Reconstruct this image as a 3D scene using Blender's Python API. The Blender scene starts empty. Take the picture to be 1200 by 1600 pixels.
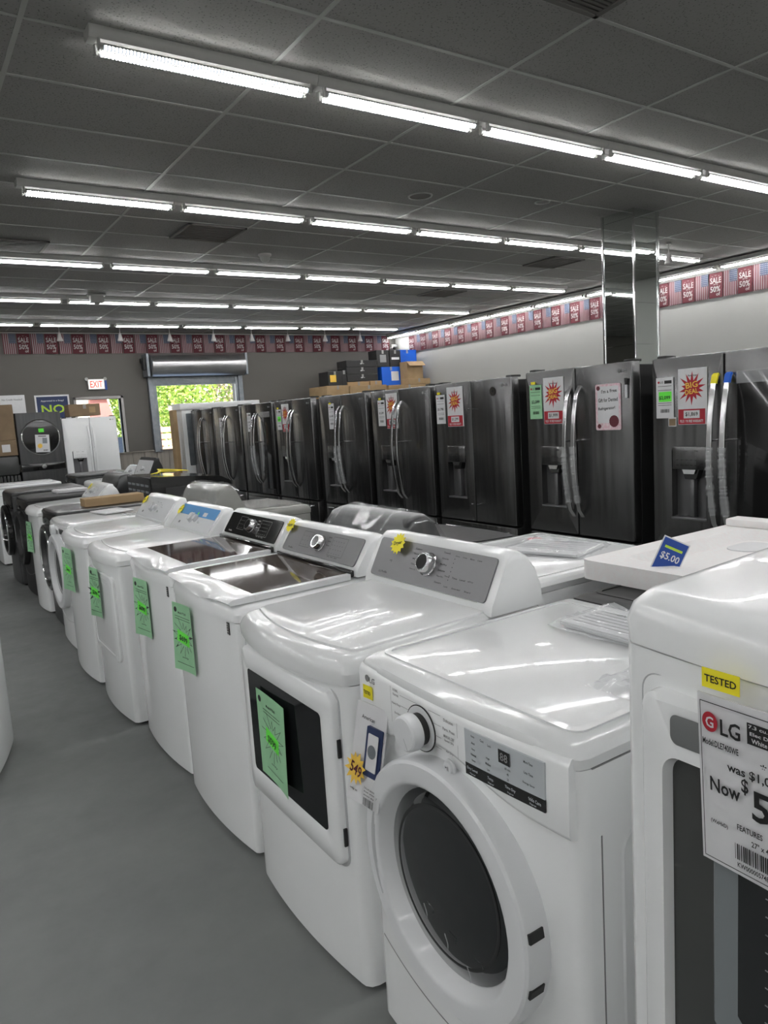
import bpy, bmesh, math, random
from mathutils import Matrix, Vector
random.seed(7)
PI = math.pi
SC = bpy.context.scene
COL = SC.collection

# ------------------------------------------------------------------ camera, world, sun, exposure
CAM_H = 1.56
f_px, yaw, pit, rol = 1143.86, .5822, .1340, -.0629
fw = Vector((math.sin(yaw)*math.cos(pit), math.cos(yaw)*math.cos(pit), -math.sin(pit)))
r0 = Vector((math.cos(yaw), -math.sin(yaw), 0)); u0 = r0.cross(fw)
rr = math.cos(rol)*r0 + math.sin(rol)*u0; uu = -math.sin(rol)*r0 + math.cos(rol)*u0
cd = bpy.data.cameras.new('camera'); cam = bpy.data.objects.new('camera', cd); COL.objects.link(cam)
cd.sensor_fit = 'VERTICAL'; cd.sensor_height = 24.0; cd.lens = f_px/1600*24.0; cd.clip_start = .02; cd.clip_end = 300
m = Matrix((rr, uu, -fw)).transposed().to_4x4(); m.translation = (0, 0, CAM_H); cam.matrix_world = m
SC.camera = cam
w = bpy.data.worlds.new('world'); SC.world = w; w.use_nodes = True
nt = w.node_tree; sky = nt.nodes.new('ShaderNodeTexSky'); sky.sky_type = 'NISHITA'; sky.sun_disc = False
sky.sun_elevation = math.radians(48); sky.sun_rotation = math.radians(200); sky.air_density = 1.2
nt.links.new(sky.outputs[0], nt.nodes['Background'].inputs[0]); nt.nodes['Background'].inputs[1].default_value = 0.32
sd = bpy.data.lights.new('sun', 'SUN'); sd.energy = 5.5; sd.angle = .01; sd.color = (1, .96, .88)
sun = bpy.data.objects.new('sun', sd); COL.objects.link(sun); sun.rotation_euler = (math.radians(42), 0, math.radians(20))
TUBE = 18.0
SC.view_settings.view_transform = 'Standard'; SC.view_settings.look = 'None'
SC.view_settings.exposure = 1.30; SC.view_settings.gamma = 1.0; SC.view_settings.use_curve_mapping = False
cy = SC.cycles
cy.max_bounces = 10; cy.diffuse_bounces = 5; cy.glossy_bounces = 5; cy.transmission_bounces = 6; cy.transparent_max_bounces = 12
cy.use_denoising = True; cy.sample_clamp_indirect = 6.0; cy.caustics_reflective = False; cy.caustics_refractive = False

# ------------------------------------------------------------------ materials
def mat(name, col, rough=.5, metal=0., coat=0., emit=None, estr=0., trans=0., alpha=1., spec=.5, ior=1.45):
    m = bpy.data.materials.new(name); m.use_nodes = True
    b = m.node_tree.nodes['Principled BSDF']; i = b.inputs
    i['Base Color'].default_value = (*col, 1); i['Roughness'].default_value = rough; i['Metallic'].default_value = metal
    i['Coat Weight'].default_value = coat; i['Coat Roughness'].default_value = .04
    i['Transmission Weight'].default_value = trans; i['Alpha'].default_value = alpha
    i['Specular IOR Level'].default_value = spec; i['IOR'].default_value = ior
    if emit: i['Emission Color'].default_value = (*emit, 1); i['Emission Strength'].default_value = estr
    return m
def nodes(m): return m.node_tree.nodes, m.node_tree.links, m.node_tree.nodes['Principled BSDF']
def coords(m, scale=(1, 1, 1)):
    n, l, b = nodes(m); tc = n.new('ShaderNodeTexCoord'); mp = n.new('ShaderNodeMapping'); mp.inputs['Scale'].default_value = scale
    l.new(tc.outputs['Object'], mp.inputs['Vector']); return mp.outputs[0]
def noise(m, vec, scale, detail=4, rough=.5):
    n, l, b = nodes(m); t = n.new('ShaderNodeTexNoise'); t.inputs['Scale'].default_value = scale
    t.inputs['Detail'].default_value = detail; t.inputs['Roughness'].default_value = rough; l.new(vec, t.inputs['Vector']); return t.outputs['Fac']
def ramp(m, fac, stops):
    n, l, b = nodes(m); r = n.new('ShaderNodeValToRGB'); e = r.color_ramp.elements
    while len(e) < len(stops): e.new(.5)
    for k, (p, c) in enumerate(stops):
        e[k].position = p; e[k].color = (*c, 1) if len(c) == 3 else c
    l.new(fac, r.inputs[0]); return r.outputs[0]
def bump(m, h, strength=.2, dist=.01):
    n, l, b = nodes(m); t = n.new('ShaderNodeBump'); t.inputs['Strength'].default_value = strength; t.inputs['Distance'].default_value = dist
    l.new(h, t.inputs['Height']); l.new(t.outputs[0], b.inputs['Normal'])
def g(v): return (v, v, v)

def noisy(name, c0, c1, scale, rough=.6, bmp=0, vecs=(1, 1, 1), detail=5, metal=0, coat=0):
    m = mat(name, c0, rough, metal, coat); v = coords(m, vecs); f = noise(m, v, scale, detail)
    n, l, b = nodes(m); l.new(ramp(m, f, [(.3, c0), (.7, c1)]), b.inputs['Base Color'])
    if bmp: bump(m, f, bmp)
    return m

M = {}
M['white'] = noisy('white_enamel', (.84, .85, .85), (.87, .88, .88), 3, .22, coat=.35)
M['white_plastic'] = mat('white_plastic', (.72, .73, .74), .3, coat=.2)
M['white_film'] = noisy('glossy_white_top', (.72, .73, .73), (.73, .74, .74), 260, .2, .02, coat=.35)
M['grey_plastic'] = mat('pale_grey_plastic', (.46, .47, .48), .35, coat=.1)
M['almond'] = noisy('pale_grey_wrapped', (.25, .25, .235), (.29, .29, .27), 8, .25, .15, coat=.4)
M['seam'] = mat('grey_seam', g(.24), .7)
M['black'] = mat('black_gloss', g(.012), .12, coat=.5)
M['black_matte'] = mat('black_matte', g(.02), .55)
M['graphite'] = noisy('graphite_steel', (.075, .078, .08), (.10, .10, .10), 30, .3, vecs=(1, 1, .04), metal=.7)
M['dark_glass'] = mat('dark_door_glass', (.012, .014, .015), .05, coat=.6)
M['deep_glass'] = mat('black_window_glass', (.010, .011, .012), .06, spec=.18)
M['lid_glass'] = mat('brown_tinted_glass', (.060, .046, .038), .05, spec=.35)
M['chrome'] = mat('chrome', g(.75), .12, 1)
M['silver'] = mat('silver_panel', (.20, .20, .205), .38, .75)
M['panel_grey'] = mat('display_grey', (.50, .53, .55), .3, coat=.4)
M['galv'] = noisy('galvanised_back', (.20, .22, .24), (.27, .29, .31), 12, .42, metal=.6)
M['paper'] = noisy('paper', (.66, .66, .67), (.70, .70, .71), 20, .6)
M['green_paper'] = noisy('green_paper', (.30, .58, .33), (.34, .62, .37), 18, .6)
M['neon_green'] = mat('neon_green_sticker', (.16, .92, .08), .5)
M['yellow'] = mat('yellow_sticker', (.92, .80, .03), .5)
M['gold'] = mat('gold_print', (.85, .55, .08), .5)
M['red'] = mat('red_print', (.42, .02, .035), .5)
M['maroon'] = mat('maroon_cloth', (.085, .009, .016), .7)
M['ink'] = mat('black_ink', g(.015), .5)
M['ink_grey'] = mat('grey_ink', g(.22), .5)
M['blue'] = mat('blue_print', (.02, .07, .32), .4)
M['bright_blue'] = mat('bright_blue_card', (.01, .12, .62), .5)
M['blue_film'] = mat('blue_film', (.16, .40, .75), .2, coat=.5)
M['navy'] = mat('navy_print', (.02, .035, .10), .5)
M['lime'] = mat('lime_print', (.45, .65, .05), .5)
M['flag_blue'] = mat('flag_blue', (.03, .05, .10), .7)
M['flag_white'] = mat('flag_white', (.30, .26, .265), .7)
M['flag_red'] = mat('flag_red', (.13, .03, .04), .7)
M['cloth_white'] = mat('white_cloth_print', (.42, .40, .39), .7)
M['card'] = noisy('cardboard', (.34, .23, .12), (.40, .28, .155), 6, .8)
M['card_dark'] = noisy('brown_cardboard', (.20, .14, .085), (.25, .18, .11), 6, .8)
M['foam'] = noisy('white_foam', (.80, .76, .75), (.80, .80, .79), 60, .75, .1)
M['tape'] = mat('clear_tape', (.6, .6, .58), .15, alpha=.5)
M['fixture'] = mat('white_fixture_enamel', (.34, .34, .32), .45)
M['grid'] = mat('ceiling_bar', (.33, .33, .31), .5)
M['pink'] = noisy('pink_check', (.70, .42, .48), (.78, .70, .72), 60, .5)
M['screen'] = mat('lit_exit_face', (.8, .75, .7), .4, emit=(1, .9, .85), estr=.35)
M['exit_red'] = mat('exit_red', (.8, .05, .03), .4, emit=(1, .08, .04), estr=.5)
M['sticker_red'] = mat('red_sticker', (.65, .03, .05), .4)
M['mirror'] = mat('mirror', (.78, .82, .80), .02, 1)
M['roller'] = noisy('roller_galvanised', (.34, .34, .34), (.46, .46, .46), 3, .28, .25, vecs=(1, 3, 3), metal=.9)
M['tire'] = mat('rubber', g(.02), .8)
M['car'] = mat('car_blue', (.10, .20, .42), .25, .3, coat=.6)
M['glass'] = mat('window_glass', (.9, .95, .95), .02, trans=1, ior=1.05)

def steel(name, base, rough=.3):
    m = mat(name, g(base), rough, .95)
    v = coords(m, (60, 60, .5)); f = noise(m, v, 6, 3); n, l, b = nodes(m)
    l.new(ramp(m, f, [(.25, g(base*.86)), (.75, g(base*1.1))]), b.inputs['Base Color'])
    v2 = coords(m, (1.2, 4.5, .35)); f2 = noise(m, v2, 2.2, 1.5)
    mx = n.new('ShaderNodeMath'); mx.operation = 'ADD'; sc = n.new('ShaderNodeMath'); sc.operation = 'MULTIPLY'; sc.inputs[1].default_value = .02
    l.new(f, sc.inputs[0]); l.new(f2, mx.inputs[0]); l.new(sc.outputs[0], mx.inputs[1]); bump(m, mx.outputs[0], .55, .02)
    b.inputs['Anisotropic'].default_value = .5
    return m
M['steel'] = steel('brushed_steel', .19, .27)
M['steel_dark'] = steel('black_steel', .15, .25)
M['handle'] = mat('satin_handle', g(.62), .22, 1)
M['side_black'] = mat('fridge_side', g(.022), .4)

def mk_floor():
    m = mat('painted_concrete', (.09, .095, .095), .5, spec=.3); v = coords(m); n, l, b = nodes(m)
    f = noise(m, v, 1.6, 8, .65); l.new(ramp(m, f, [(.25, (.165, .172, .170)), (.5, (.20, .207, .204)), (.8, (.235, .242, .236))]), b.inputs['Base Color'])
    f2 = noise(m, v, 9, 6, .7); r = ramp(m, f2, [(.3, g(.48)), (.7, g(.66))]); l.new(r, b.inputs['Roughness']); bump(m, f2, .12, .004); return m
M['floor'] = mk_floor()
def mk_tile():
    m = mat('acoustic_tile', (.44, .44, .42), .85, spec=.2); v = coords(m); n, l, b = nodes(m)
    t = n.new('ShaderNodeTexVoronoi'); t.inputs['Scale'].default_value = 62; t.feature = 'F1'; l.new(v, t.inputs['Vector'])
    f = noise(m, v, 120, 3); a = n.new('ShaderNodeMath'); a.operation = 'ADD'
    k = n.new('ShaderNodeMath'); k.operation = 'MULTIPLY'; k.inputs[1].default_value = .28; l.new(f, k.inputs[0]); l.new(t.outputs['Distance'], a.inputs[0]); l.new(k.outputs[0], a.inputs[1])
    l.new(ramp(m, a.outputs[0], [(.27, g(.075)), (.33, (.235, .232, .22)), (.6, (.262, .258, .246))]), b.inputs['Base Color']); bump(m, a.outputs[0], .3, .004); return m
M['tile'] = mk_tile()
def mk_wall(name, c):
    m = mat(name, c, .6); v = coords(m); f = noise(m, v, 90, 4); bump(m, f, .08, .003)
    f2 = noise(m, v, .8, 3); n, l, b = nodes(m); l.new(ramp(m, f2, [(.3, tuple(x*.96 for x in c)), (.7, c)]), b.inputs['Base Color']); return m
M['wall'] = mk_wall('grey_wall_paint', (.105, .098, .088)); M['wall_right'] = mk_wall('pale_grey_wall_paint', (.42, .42, .40)); M['wall_left'] = mk_wall('white_bounce_wall', (.78, .78, .77))  # left wall white is set high to bounce light onto the machine fronts
M['wains'] = noisy('wainscot_board', (.20, .18, .155), (.27, .245, .215), 5, .6, vecs=(6, 1, .3))
def mk_tube():
    m = bpy.data.materials.new('led_tube'); m.use_nodes = True; n, l, b = nodes(m)
    tc = n.new('ShaderNodeTexCoord'); sp = n.new('ShaderNodeSeparateXYZ'); l.new(tc.outputs['Object'], sp.inputs[0])
    a = n.new('ShaderNodeMath'); a.operation = 'MULTIPLY'; a.inputs[1].default_value = 2*PI/.017; l.new(sp.outputs[0], a.inputs[0])
    s = n.new('ShaderNodeMath'); s.operation = 'SINE'; l.new(a.outputs[0], s.inputs[0])
    r = n.new('ShaderNodeValToRGB'); r.color_ramp.elements[0].position = .0; r.color_ramp.elements[0].color = (.006, .007, .008, 1)
    r.color_ramp.elements[1].position = .25; r.color_ramp.elements[1].color = (1, 1, 1, 1)
    l.new(s.outputs[0], r.inputs[0]); l.new(r.outputs[0], b.inputs['Emission Color']); b.inputs['Emission Strength'].default_value = TUBE*1.7
    b.inputs['Base Color'].default_value = (.8, .8, .8, 1); return m
M['tube'] = mk_tube()

# ------------------------------------------------------------------ mesh helpers
def finish(bm, ang=.62):
    bmesh.ops.recalc_face_normals(bm, faces=bm.faces)
    for f in bm.faces: f.smooth = True
    for e in bm.edges:
        if len(e.link_faces) == 2: e.smooth = e.calc_face_angle(0) < ang
def obj(name, bm, m, parent=None, ang=.62, recalc=True):
    if recalc: finish(bm, ang)
    me = bpy.data.meshes.new(name); bm.to_mesh(me); bm.free()
    for k in (m if isinstance(m, (list, tuple)) else [m]): me.materials.append(M[k] if isinstance(k, str) else k)
    o = bpy.data.objects.new(name, me); COL.objects.link(o)
    if parent: o.parent = parent
    return o
def tag(o, label, cat, group=None, kind=None):
    o['label'] = label; o['category'] = cat
    if group: o['group'] = group
    if kind: o['kind'] = kind
    return o
def thing(name, label, cat, loc=(0, 0, 0), rz=0, group=None, mtx=None):
    o = bpy.data.objects.new(name, None); COL.objects.link(o); o.empty_display_size = .05
    o.location = loc; o.rotation_euler = (0, 0, rz)
    if mtx is not None: o.matrix_world = mtx
    return tag(o, label, cat, group)
def struct(name, bm, m, parent=None):
    o = obj(name, bm, m, parent)
    if parent is None: o['kind'] = 'structure'
    return o
def B(): return bmesh.new()
def box(bm, x0, x1, y0, y1, z0, z1, r=0, seg=2):
    t = bmesh.new(); bmesh.ops.create_cube(t, size=1)
    for v in t.verts: v.co = Vector(((x0+x1)/2+v.co.x*(x1-x0), (y0+y1)/2+v.co.y*(y1-y0), (z0+z1)/2+v.co.z*(z1-z0)))
    if r: bmesh.ops.bevel(t, geom=list(t.edges), offset=min(r, .49*min(abs(x1-x0), abs(y1-y0), abs(z1-z0))), segments=seg, profile=.5, affect='EDGES')
    merge(bm, t); return bm
def merge(bm, t, mtx=None, mi=None):
    if mtx is not None: bmesh.ops.transform(t, matrix=mtx, verts=t.verts)
    mp = {}
    for v in t.verts: mp[v] = bm.verts.new(v.co)
    for f in t.faces:
        try:
            nf = bm.faces.new([mp[v] for v in f.verts]); nf.material_index = f.material_index if mi is None else mi
        except ValueError: pass
    t.free()
def loft(bm, secs, closed=True, caps=True):
    rows = [[bm.verts.new(p) for p in s] for s in secs]; n = len(rows[0])
    for a, b in zip(rows, rows[1:]):
        for i in range(n if closed else n-1):
            j = (i+1) % n
            try: bm.faces.new((a[i], a[j], b[j], b[i]))
            except ValueError: pass
    if caps: bm.faces.new(rows[0][::-1]); bm.faces.new(rows[-1])
    return rows
def prism(bm, pts, a, b, axis):
    def P(p, v): return (v, p[0], p[1]) if axis == 0 else ((p[0], v, p[1]) if axis == 1 else (p[0], p[1], v))
    loft(bm, [[P(p, a) for p in pts], [P(p, b) for p in pts]])
def rrect(a0, a1, b0, b1, r, seg=5):
    out = []
    for cx, cy_, s in ((a1-r, b1-r, 0), (a0+r, b1-r, 90), (a0+r, b0+r, 180), (a1-r, b0+r, 270)):
        for k in range(seg+1):
            t = math.radians(s+90*k/seg); out.append((cx+r*math.cos(t), cy_+r*math.sin(t)))
    return out
def ring(bm, po, pi, x0, x1):   # plate normal to local X between outer and inner loops
    n = len(po); V = [[bm.verts.new((x, p[0], p[1])) for p in L] for x, L in ((x0, po), (x0, pi), (x1, pi), (x1, po))]
    for a, b in ((0, 1), (1, 2), (2, 3), (3, 0)):
        for i in range(n):
            j = (i+1) % n; bm.faces.new((V[a][i], V[a][j], V[b][j], V[b][i]))
def rings(bm, loops, cap0=False, cap1=False):   # loops of 3-D points, lofted
    rows = loft(bm, loops, True, False)
    if cap0: bm.faces.new(rows[0][::-1])
    if cap1: bm.faces.new(rows[-1])
def circ(cy_, cz, r, n=48, x=0, ry=None, rz=None):
    return [(x, cy_+(ry or r)*math.cos(2*PI*k/n), cz+(rz or r)*math.sin(2*PI*k/n)) for k in range(n)]
def lathe(bm, prof, n=40, c=(0, 0, 0), axis='x'):  # prof: (along, radius)
    L = []
    for a, r in prof:
        row = []
        for k in range(n):
            t = 2*PI*k/n; u, v = r*math.cos(t), r*math.sin(t)
            row.append((c[0]+a, c[1]+u, c[2]+v) if axis == 'x' else ((c[0]+u, c[1]+a, c[2]+v) if axis == 'y' else (c[0]+u, c[1]+v, c[2]+a)))
        L.append(row)
    rings(bm, L, True, True)
def tube(bm, pts, r, n=8, rect=None):
    pts = [Vector(p) for p in pts]; L = []
    for i, p in enumerate(pts):
        d = (pts[min(i+1, len(pts)-1)]-pts[max(i-1, 0)]).normalized()
        a = d.cross(Vector((0, 1, 0))) if abs(d.y) < .9 else d.cross(Vector((0, 0, 1))); a.normalize(); b = d.cross(a)
        rad = r[i] if isinstance(r, (list, tuple)) else r
        if rect: L.append([p+a*rect[0]*ca+b*rect[1]*cb for ca, cb in ((1, 1), (.6, 1.25), (-.6, 1.25), (-1, 1), (-1, -1), (-.6, -1.25), (.6, -1.25), (1, -1))])
        else: L.append([p+a*rad*math.cos(2*PI*k/n)+b*rad*math.sin(2*PI*k/n) for k in range(n)])
    rings(bm, L, True, True)
def frame(o, u, v):
    u = Vector(u).normalized(); v = Vector(v); v = (v-u*v.dot(u)).normalized(); n = u.cross(v)
    m = Matrix((u, v, n)).transposed().to_4x4(); m.translation = o; return m
FX = lambda x, y, z: frame((x, y, z), (0, -1, 0), (0, 0, 1))      # sheet facing -X
_tc = {}
def glyphs(s):
    if s not in _tc:
        c = bpy.data.curves.new('t', 'FONT'); c.body = s; c.resolution_u = 2; c.offset = .018; o = bpy.data.objects.new('t', c)
        me = bpy.data.meshes.new_from_object(o); xs = [v.co.x for v in me.vertices]; ys = [v.co.y for v in me.vertices]
        _tc[s] = (me, min(xs), max(xs), min(ys), max(ys)); bpy.data.objects.remove(o)
    return _tc[s]
def txt(bm, s, cx, cy_, wd, ht, z=.0008, rot=0, shear=0, mtx=None):
    me, x0, x1, y0, y1 = glyphs(s); t = bmesh.new(); t.from_mesh(me); cr, sr = math.cos(rot), math.sin(rot)
    for v in t.verts:
        a = ((v.co.x-x0)/(x1-x0)-.5)*wd; b = ((v.co.y-y0)/(y1-y0)-.5)*ht; a += shear*b
        v.co = Vector((cx+a*cr-b*sr, cy_+a*sr+b*cr, z))
    merge(bm, t, mtx); return bm
def letters(parent, name, m, items, mtx=None, z=.0008):
    bm = B()
    for it in items: txt(bm, *it[:5], z=z, rot=it[5] if len(it) > 5 else 0, mtx=mtx)
    return obj(name, bm, m, parent, recalc=False)
def quadz(bm, x0, x1, y0, y1, z, mtx=None, th=0):
    t = bmesh.new()
    if th: box(t, x0, x1, y0, y1, z, z+th)
    else: t.faces.new([t.verts.new(p) for p in ((x0, y0, z), (x1, y0, z), (x1, y1, z), (x0, y1, z))])
    merge(bm, t, mtx)
def star(bm, cx, cy_, r1, r2, n, z, sx=1, sy=1, jit=.12, seed=1, mtx=None, th=0):
    rnd = random.Random(seed); t = bmesh.new(); pts = []
    for k in range(2*n):
        a = PI*k/n+.2; r = (r1*(1+rnd.uniform(-jit, jit)) if k % 2 == 0 else r2); pts.append((cx+r*sx*math.cos(a), cy_+r*sy*math.sin(a)))
    def fan(zz, flip):
        c = t.verts.new((cx, cy_, zz)); V = [t.verts.new((*p, zz)) for p in pts]
        for k in range(len(V)):
            a, b = V[k], V[(k+1) % len(V)]; t.faces.new((c, b, a) if flip else (c, a, b))
        return V
    T = fan(z+th, False)
    if th:
        Bt = fan(z, True)
        for k in range(len(T)): j = (k+1) % len(T); t.faces.new((Bt[k], Bt[j], T[j], T[k]))
    merge(bm, t, mtx)
def sheet(w_, h_, th=.0012, curl=0, side=1, n=8, lift=0):
    bm = B(); rows = []
    for zz in (0, th):
        R = []
        for j in range(n+1):
            row = []
            for i in range(n+1):
                u, v = i/n, j/n; k = curl*((u if side > 0 else 1-u)**2)*(.55+.45*(1-v)) + lift*(1-v)**2
                row.append(bm.verts.new(((u-.5)*w_, (v-.5)*h_, zz+k)))
            R.append(row)
        rows.append(R)
    for q, R in enumerate(rows):
        for j in range(n):
            for i in range(n):
                f = (R[j][i], R[j][i+1], R[j+1][i+1], R[j+1][i]); bm.faces.new(f if q else f[::-1])
    a, b = rows
    for i in range(n):
        bm.faces.new((a[0][i], a[0][i+1], b[0][i+1], b[0][i])); bm.faces.new((a[n][i+1], a[n][i], b[n][i], b[n][i+1]))
        bm.faces.new((a[i+1][0], a[i][0], b[i][0], b[i+1][0])); bm.faces.new((a[i][n], a[i+1][n], b[i+1][n], b[i][n]))
    return bm
def barcode(bm, cx, cy_, w_, h_, z, seed=3, mtx=None):
    rnd = random.Random(seed); x = cx-w_/2
    while x < cx+w_/2:
        a = rnd.choice((.012, .02, .03))*w_; quadz(bm, x, min(x+a, cx+w_/2), cy_-h_/2, cy_+h_/2, z, mtx); x += a+rnd.choice((.012, .02, .03))*w_
def ordw(n):
    return ['first', 'second', 'third', 'fourth', 'fifth', 'sixth', 'seventh', 'eighth', 'ninth', 'tenth', 'eleventh', 'twelfth', 'thirteenth', 'fourteenth', 'fifteenth', 'sixteenth', 'seventeenth', 'eighteenth', 'nineteenth', 'twentieth', 'twenty-first', 'twenty-second', 'twenty-third', 'twenty-fourth', 'twenty-fifth'][n]
def copy_tree(o, parent=None):
    c = o.copy(); COL.objects.link(c); c.parent = parent
    for ch in [x for x in KIDS.get(o.name, [])]: copy_tree(ch, c)
    return c
KIDS = {}
def index_kids(o):
    L = [x for x in COL.objects if x.parent == o]; KIDS[o.name] = L
    for x in L: index_kids(x)

# ------------------------------------------------------------------ the room
X0, X1, Y0, Y1, ZC = -8.0, 10.45, -5.0, 14.9, 3.443
bm = B(); box(bm, X0-.2, X1+.2, Y0-.2, Y1+.2, -.12, 0); struct('floor', bm, 'floor')
bm = B(); box(bm, X0-.2, X1+.2, Y0-.2, Y1+.2, ZC, ZC+.12); struct('ceiling', bm, 'tile')
bm = B(); x = 1.943-1.2192*8
while x < X1:
    if x > X0: box(bm, x-.012, x+.012, Y0, Y1, ZC-.004, ZC+.001)
    x += 1.2192
y = 4.449-.6096*15
while y < Y1:
    if y > Y0: box(bm, X0, X1, y-.011, y+.011, ZC-.0035, ZC+.001)
    y += .6096
struct('trim_1', bm, 'grid')
bm = B(); box(bm, X1, X1+.15, Y0-.2, Y1+.2, 0, ZC); struct('wall_right', bm, 'wall_right')
bm = B(); box(bm, X0-.15, X0, Y0-.2, Y1+.2, 0, ZC); struct('wall_left', bm, 'wall_left')
bm = B(); box(bm, X0, X1, Y0-.15, Y0, 0, ZC); struct('wall_front', bm, 'wall_left')  # unseen left and front walls, added in white as bounce surfaces
# far wall with two openings
EX = (2.99, 3.81, 1.10, 2.17); RO = (4.48, 6.23, 1.04, 2.55)
bm = B(); T = .2
box(bm, X0, EX[0], Y1, Y1+T, 0, ZC); box(bm, EX[0], EX[1], Y1, Y1+T, EX[3], ZC); box(bm, EX[0], EX[1], Y1, Y1+T, 0, EX[2])
box(bm, EX[1], RO[0], Y1, Y1+T, 0, ZC); box(bm, RO[0], RO[1], Y1, Y1+T, RO[3], ZC); box(bm, RO[0], RO[1], Y1, Y1+T, 0, RO[2]); box(bm, RO[1], X1, Y1, Y1+T, 0, ZC)
struct('wall_back', bm, 'wall')
bm = B(); x = 3.2
while x < 6.6: box(bm, x, x+.235, Y1-.045, Y1-.001, 0, 1.09, .004, 1); x += .24
struct('trim_2', bm, 'wains')
bm = B(); box(bm, 3.2, 6.62, Y1-.07, Y1-.001, 1.09, 1.115, .004, 1); struct('trim_3', bm, 'wains')
bm = B(); 
for a, b, c, d in ((EX[0]-.05, EX[0], 1.1, EX[3]+.05), (EX[1], EX[1]+.05, 1.1, EX[3]+.05), (EX[0]-.05, EX[1]+.05, EX[3], EX[3]+.05)): box(bm, a, b, Y1-.03, Y1+.12, c, d, .004, 1)
wf = struct('window_1', bm, M['cloth_white'])
bm = B(); box(bm, EX[0], EX[1], Y1+.08, Y1+.09, EX[2], EX[3]); obj('pane', bm, 'glass', wf)
# baseboards
bm = B(); box(bm, X0, X1, Y1-.012, Y1, 0, .1); struct('baseboard_back', bm, 'black_matte')
bm = B(); box(bm, X1-.012, X1, Y0, Y1, 0, .1); struct('baseboard_right', bm, 'black_matte')

# roll-up shutter over the wide opening
t = thing('roller_shutter', 'galvanised roll-up shutter coiled above the wide opening in the far wall', 'shutter', ((RO[0]+RO[1])/2, Y1, 2.4))
bm = B(); lathe(bm, [(-.98, .20), (-.97, .215), (.97, .215), (.98, .20)], 40, (0, -.23, .36), 'x'); 
for v in bm.verts:
    if abs(v.co.x) < .5: pass
obj('coil_cover', bm, 'roller', t)
bm = B(); box(bm, -1.0, 1.0, -.06, -.02, .10, .15, .004, 1); box(bm, -.9, .9, -.05, -.02, .0, .10); obj('curtain_end', bm, 'galv', t)
bm = B(); box(bm, -.9, .9, -.075, -.02, -.02, .02, .004, 1); obj('bottom_bar', bm, 'galv', t)
for s in (-1, 1):
    bm = B(); box(bm, s*.95-.05, s*.95+.05, -.10, 0-.005, -1.33, .2, .004, 1); box(bm, s*.87-.03, s*.87+.03, -.07, -.005, -1.33, .12, .003, 1); obj('guide_rail', bm, 'galv', t)
    bm = B(); box(bm, s*1.03-.03, s*1.03+.03, -.32, -.005, .15, .6, .01, 1); obj('bracket', bm, 'galv', t)
bm = B(); box(bm, -1.12, -1.06, -.28, -.14, .28, .52, .02); lathe(bm, [(0, .05), (.06, .05)], 16, (-1.14, -.2, .46), 'x'); obj('chain_hoist', bm, 'black_matte', t)

# exit sign
t = thing('exit_sign', 'white EXIT sign with red letters on the far wall above the small window', 'sign', mtx=frame((3.38, Y1-.03, 2.45), (1, 0, 0), (0, 0, 1)))
bm = B(); box(bm, -.155, .155, -.10, .10, -.03, .02, .008); obj('housing', bm, 'fixture', t)
bm = B(); quadz(bm, -.143, .143, -.088, .088, .0205); obj('face', bm, 'screen', t)
letters(t, 'lettering', 'exit_red', [('EXIT', 0, 0, .23, .125)], z=.022)
for s in (-1, 1):
    bm = B(); lathe(bm, [(-.02, .018), (.0, .03), (.03, .032)], 16, (s*.17, .10, 0), 'z'); obj('emergency_lamp', bm, 'fixture', t)
bm = B(); box(bm, .155, .20, -.11, .08, -.01, .0, .003, 1); obj('blue_ribbon', bm, 'blue', t)

# posters
t = thing('poster', 'white paper poster with dark heading taped to the far wall behind brown cartons', 'poster', mtx=frame((1.90, Y1-.004, 2.07), (1, 0, 0), (0, 0, 1)))
obj('paper', sheet(.42, .46), 'paper', t); letters(t, 'lettering', 'ink_grey', [('No Credit Needed!', 0, .15, .34, .035)], z=.002)
t = thing('poster', 'navy poster reading NO in lime letters in a white frame on the far wall', 'poster', mtx=frame((2.57, Y1-.004, 2.05), (1, 0, 0), (0, 0, 1)))
bm = B(); 
obj('frame', sheet(.60, .46, .004), 'paper', t); bm = B(); quadz(bm, -.27, .27, -.2, .2, .005); obj('paper', bm, 'navy', t)
letters(t, 'lettering', 'paper', [('Approved in a Snap!', 0, .12, .40, .04)], z=.006)
letters(t, 'large_lettering', 'lime', [('NO', 0, -.03, .40, .16)], z=.006)

# mirror column
t = thing('mirrored_column', 'square column clad in mirror tiles with chrome corners behind the fridges', 'column', (6.645, 5.115, 0))
bm = B(); h = .193
for i, (a, b) in enumerate([(z, min(z+.42, ZC)) for z in [k*.42 for k in range(9)] if z < ZC]): box(bm, -h, h, -h, h, a+.001, b-.001)
obj('mirror_cladding', bm, 'mirror', t)
for sx in (-1, 1):
    for sy in (-1, 1):
        bm = B(); box(bm, sx*h-.012, sx*h+.012, sy*h-.012, sy*h+.012, 0, ZC-.002, .003, 1); obj('corner_strip', bm, 'chrome', t)

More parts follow.
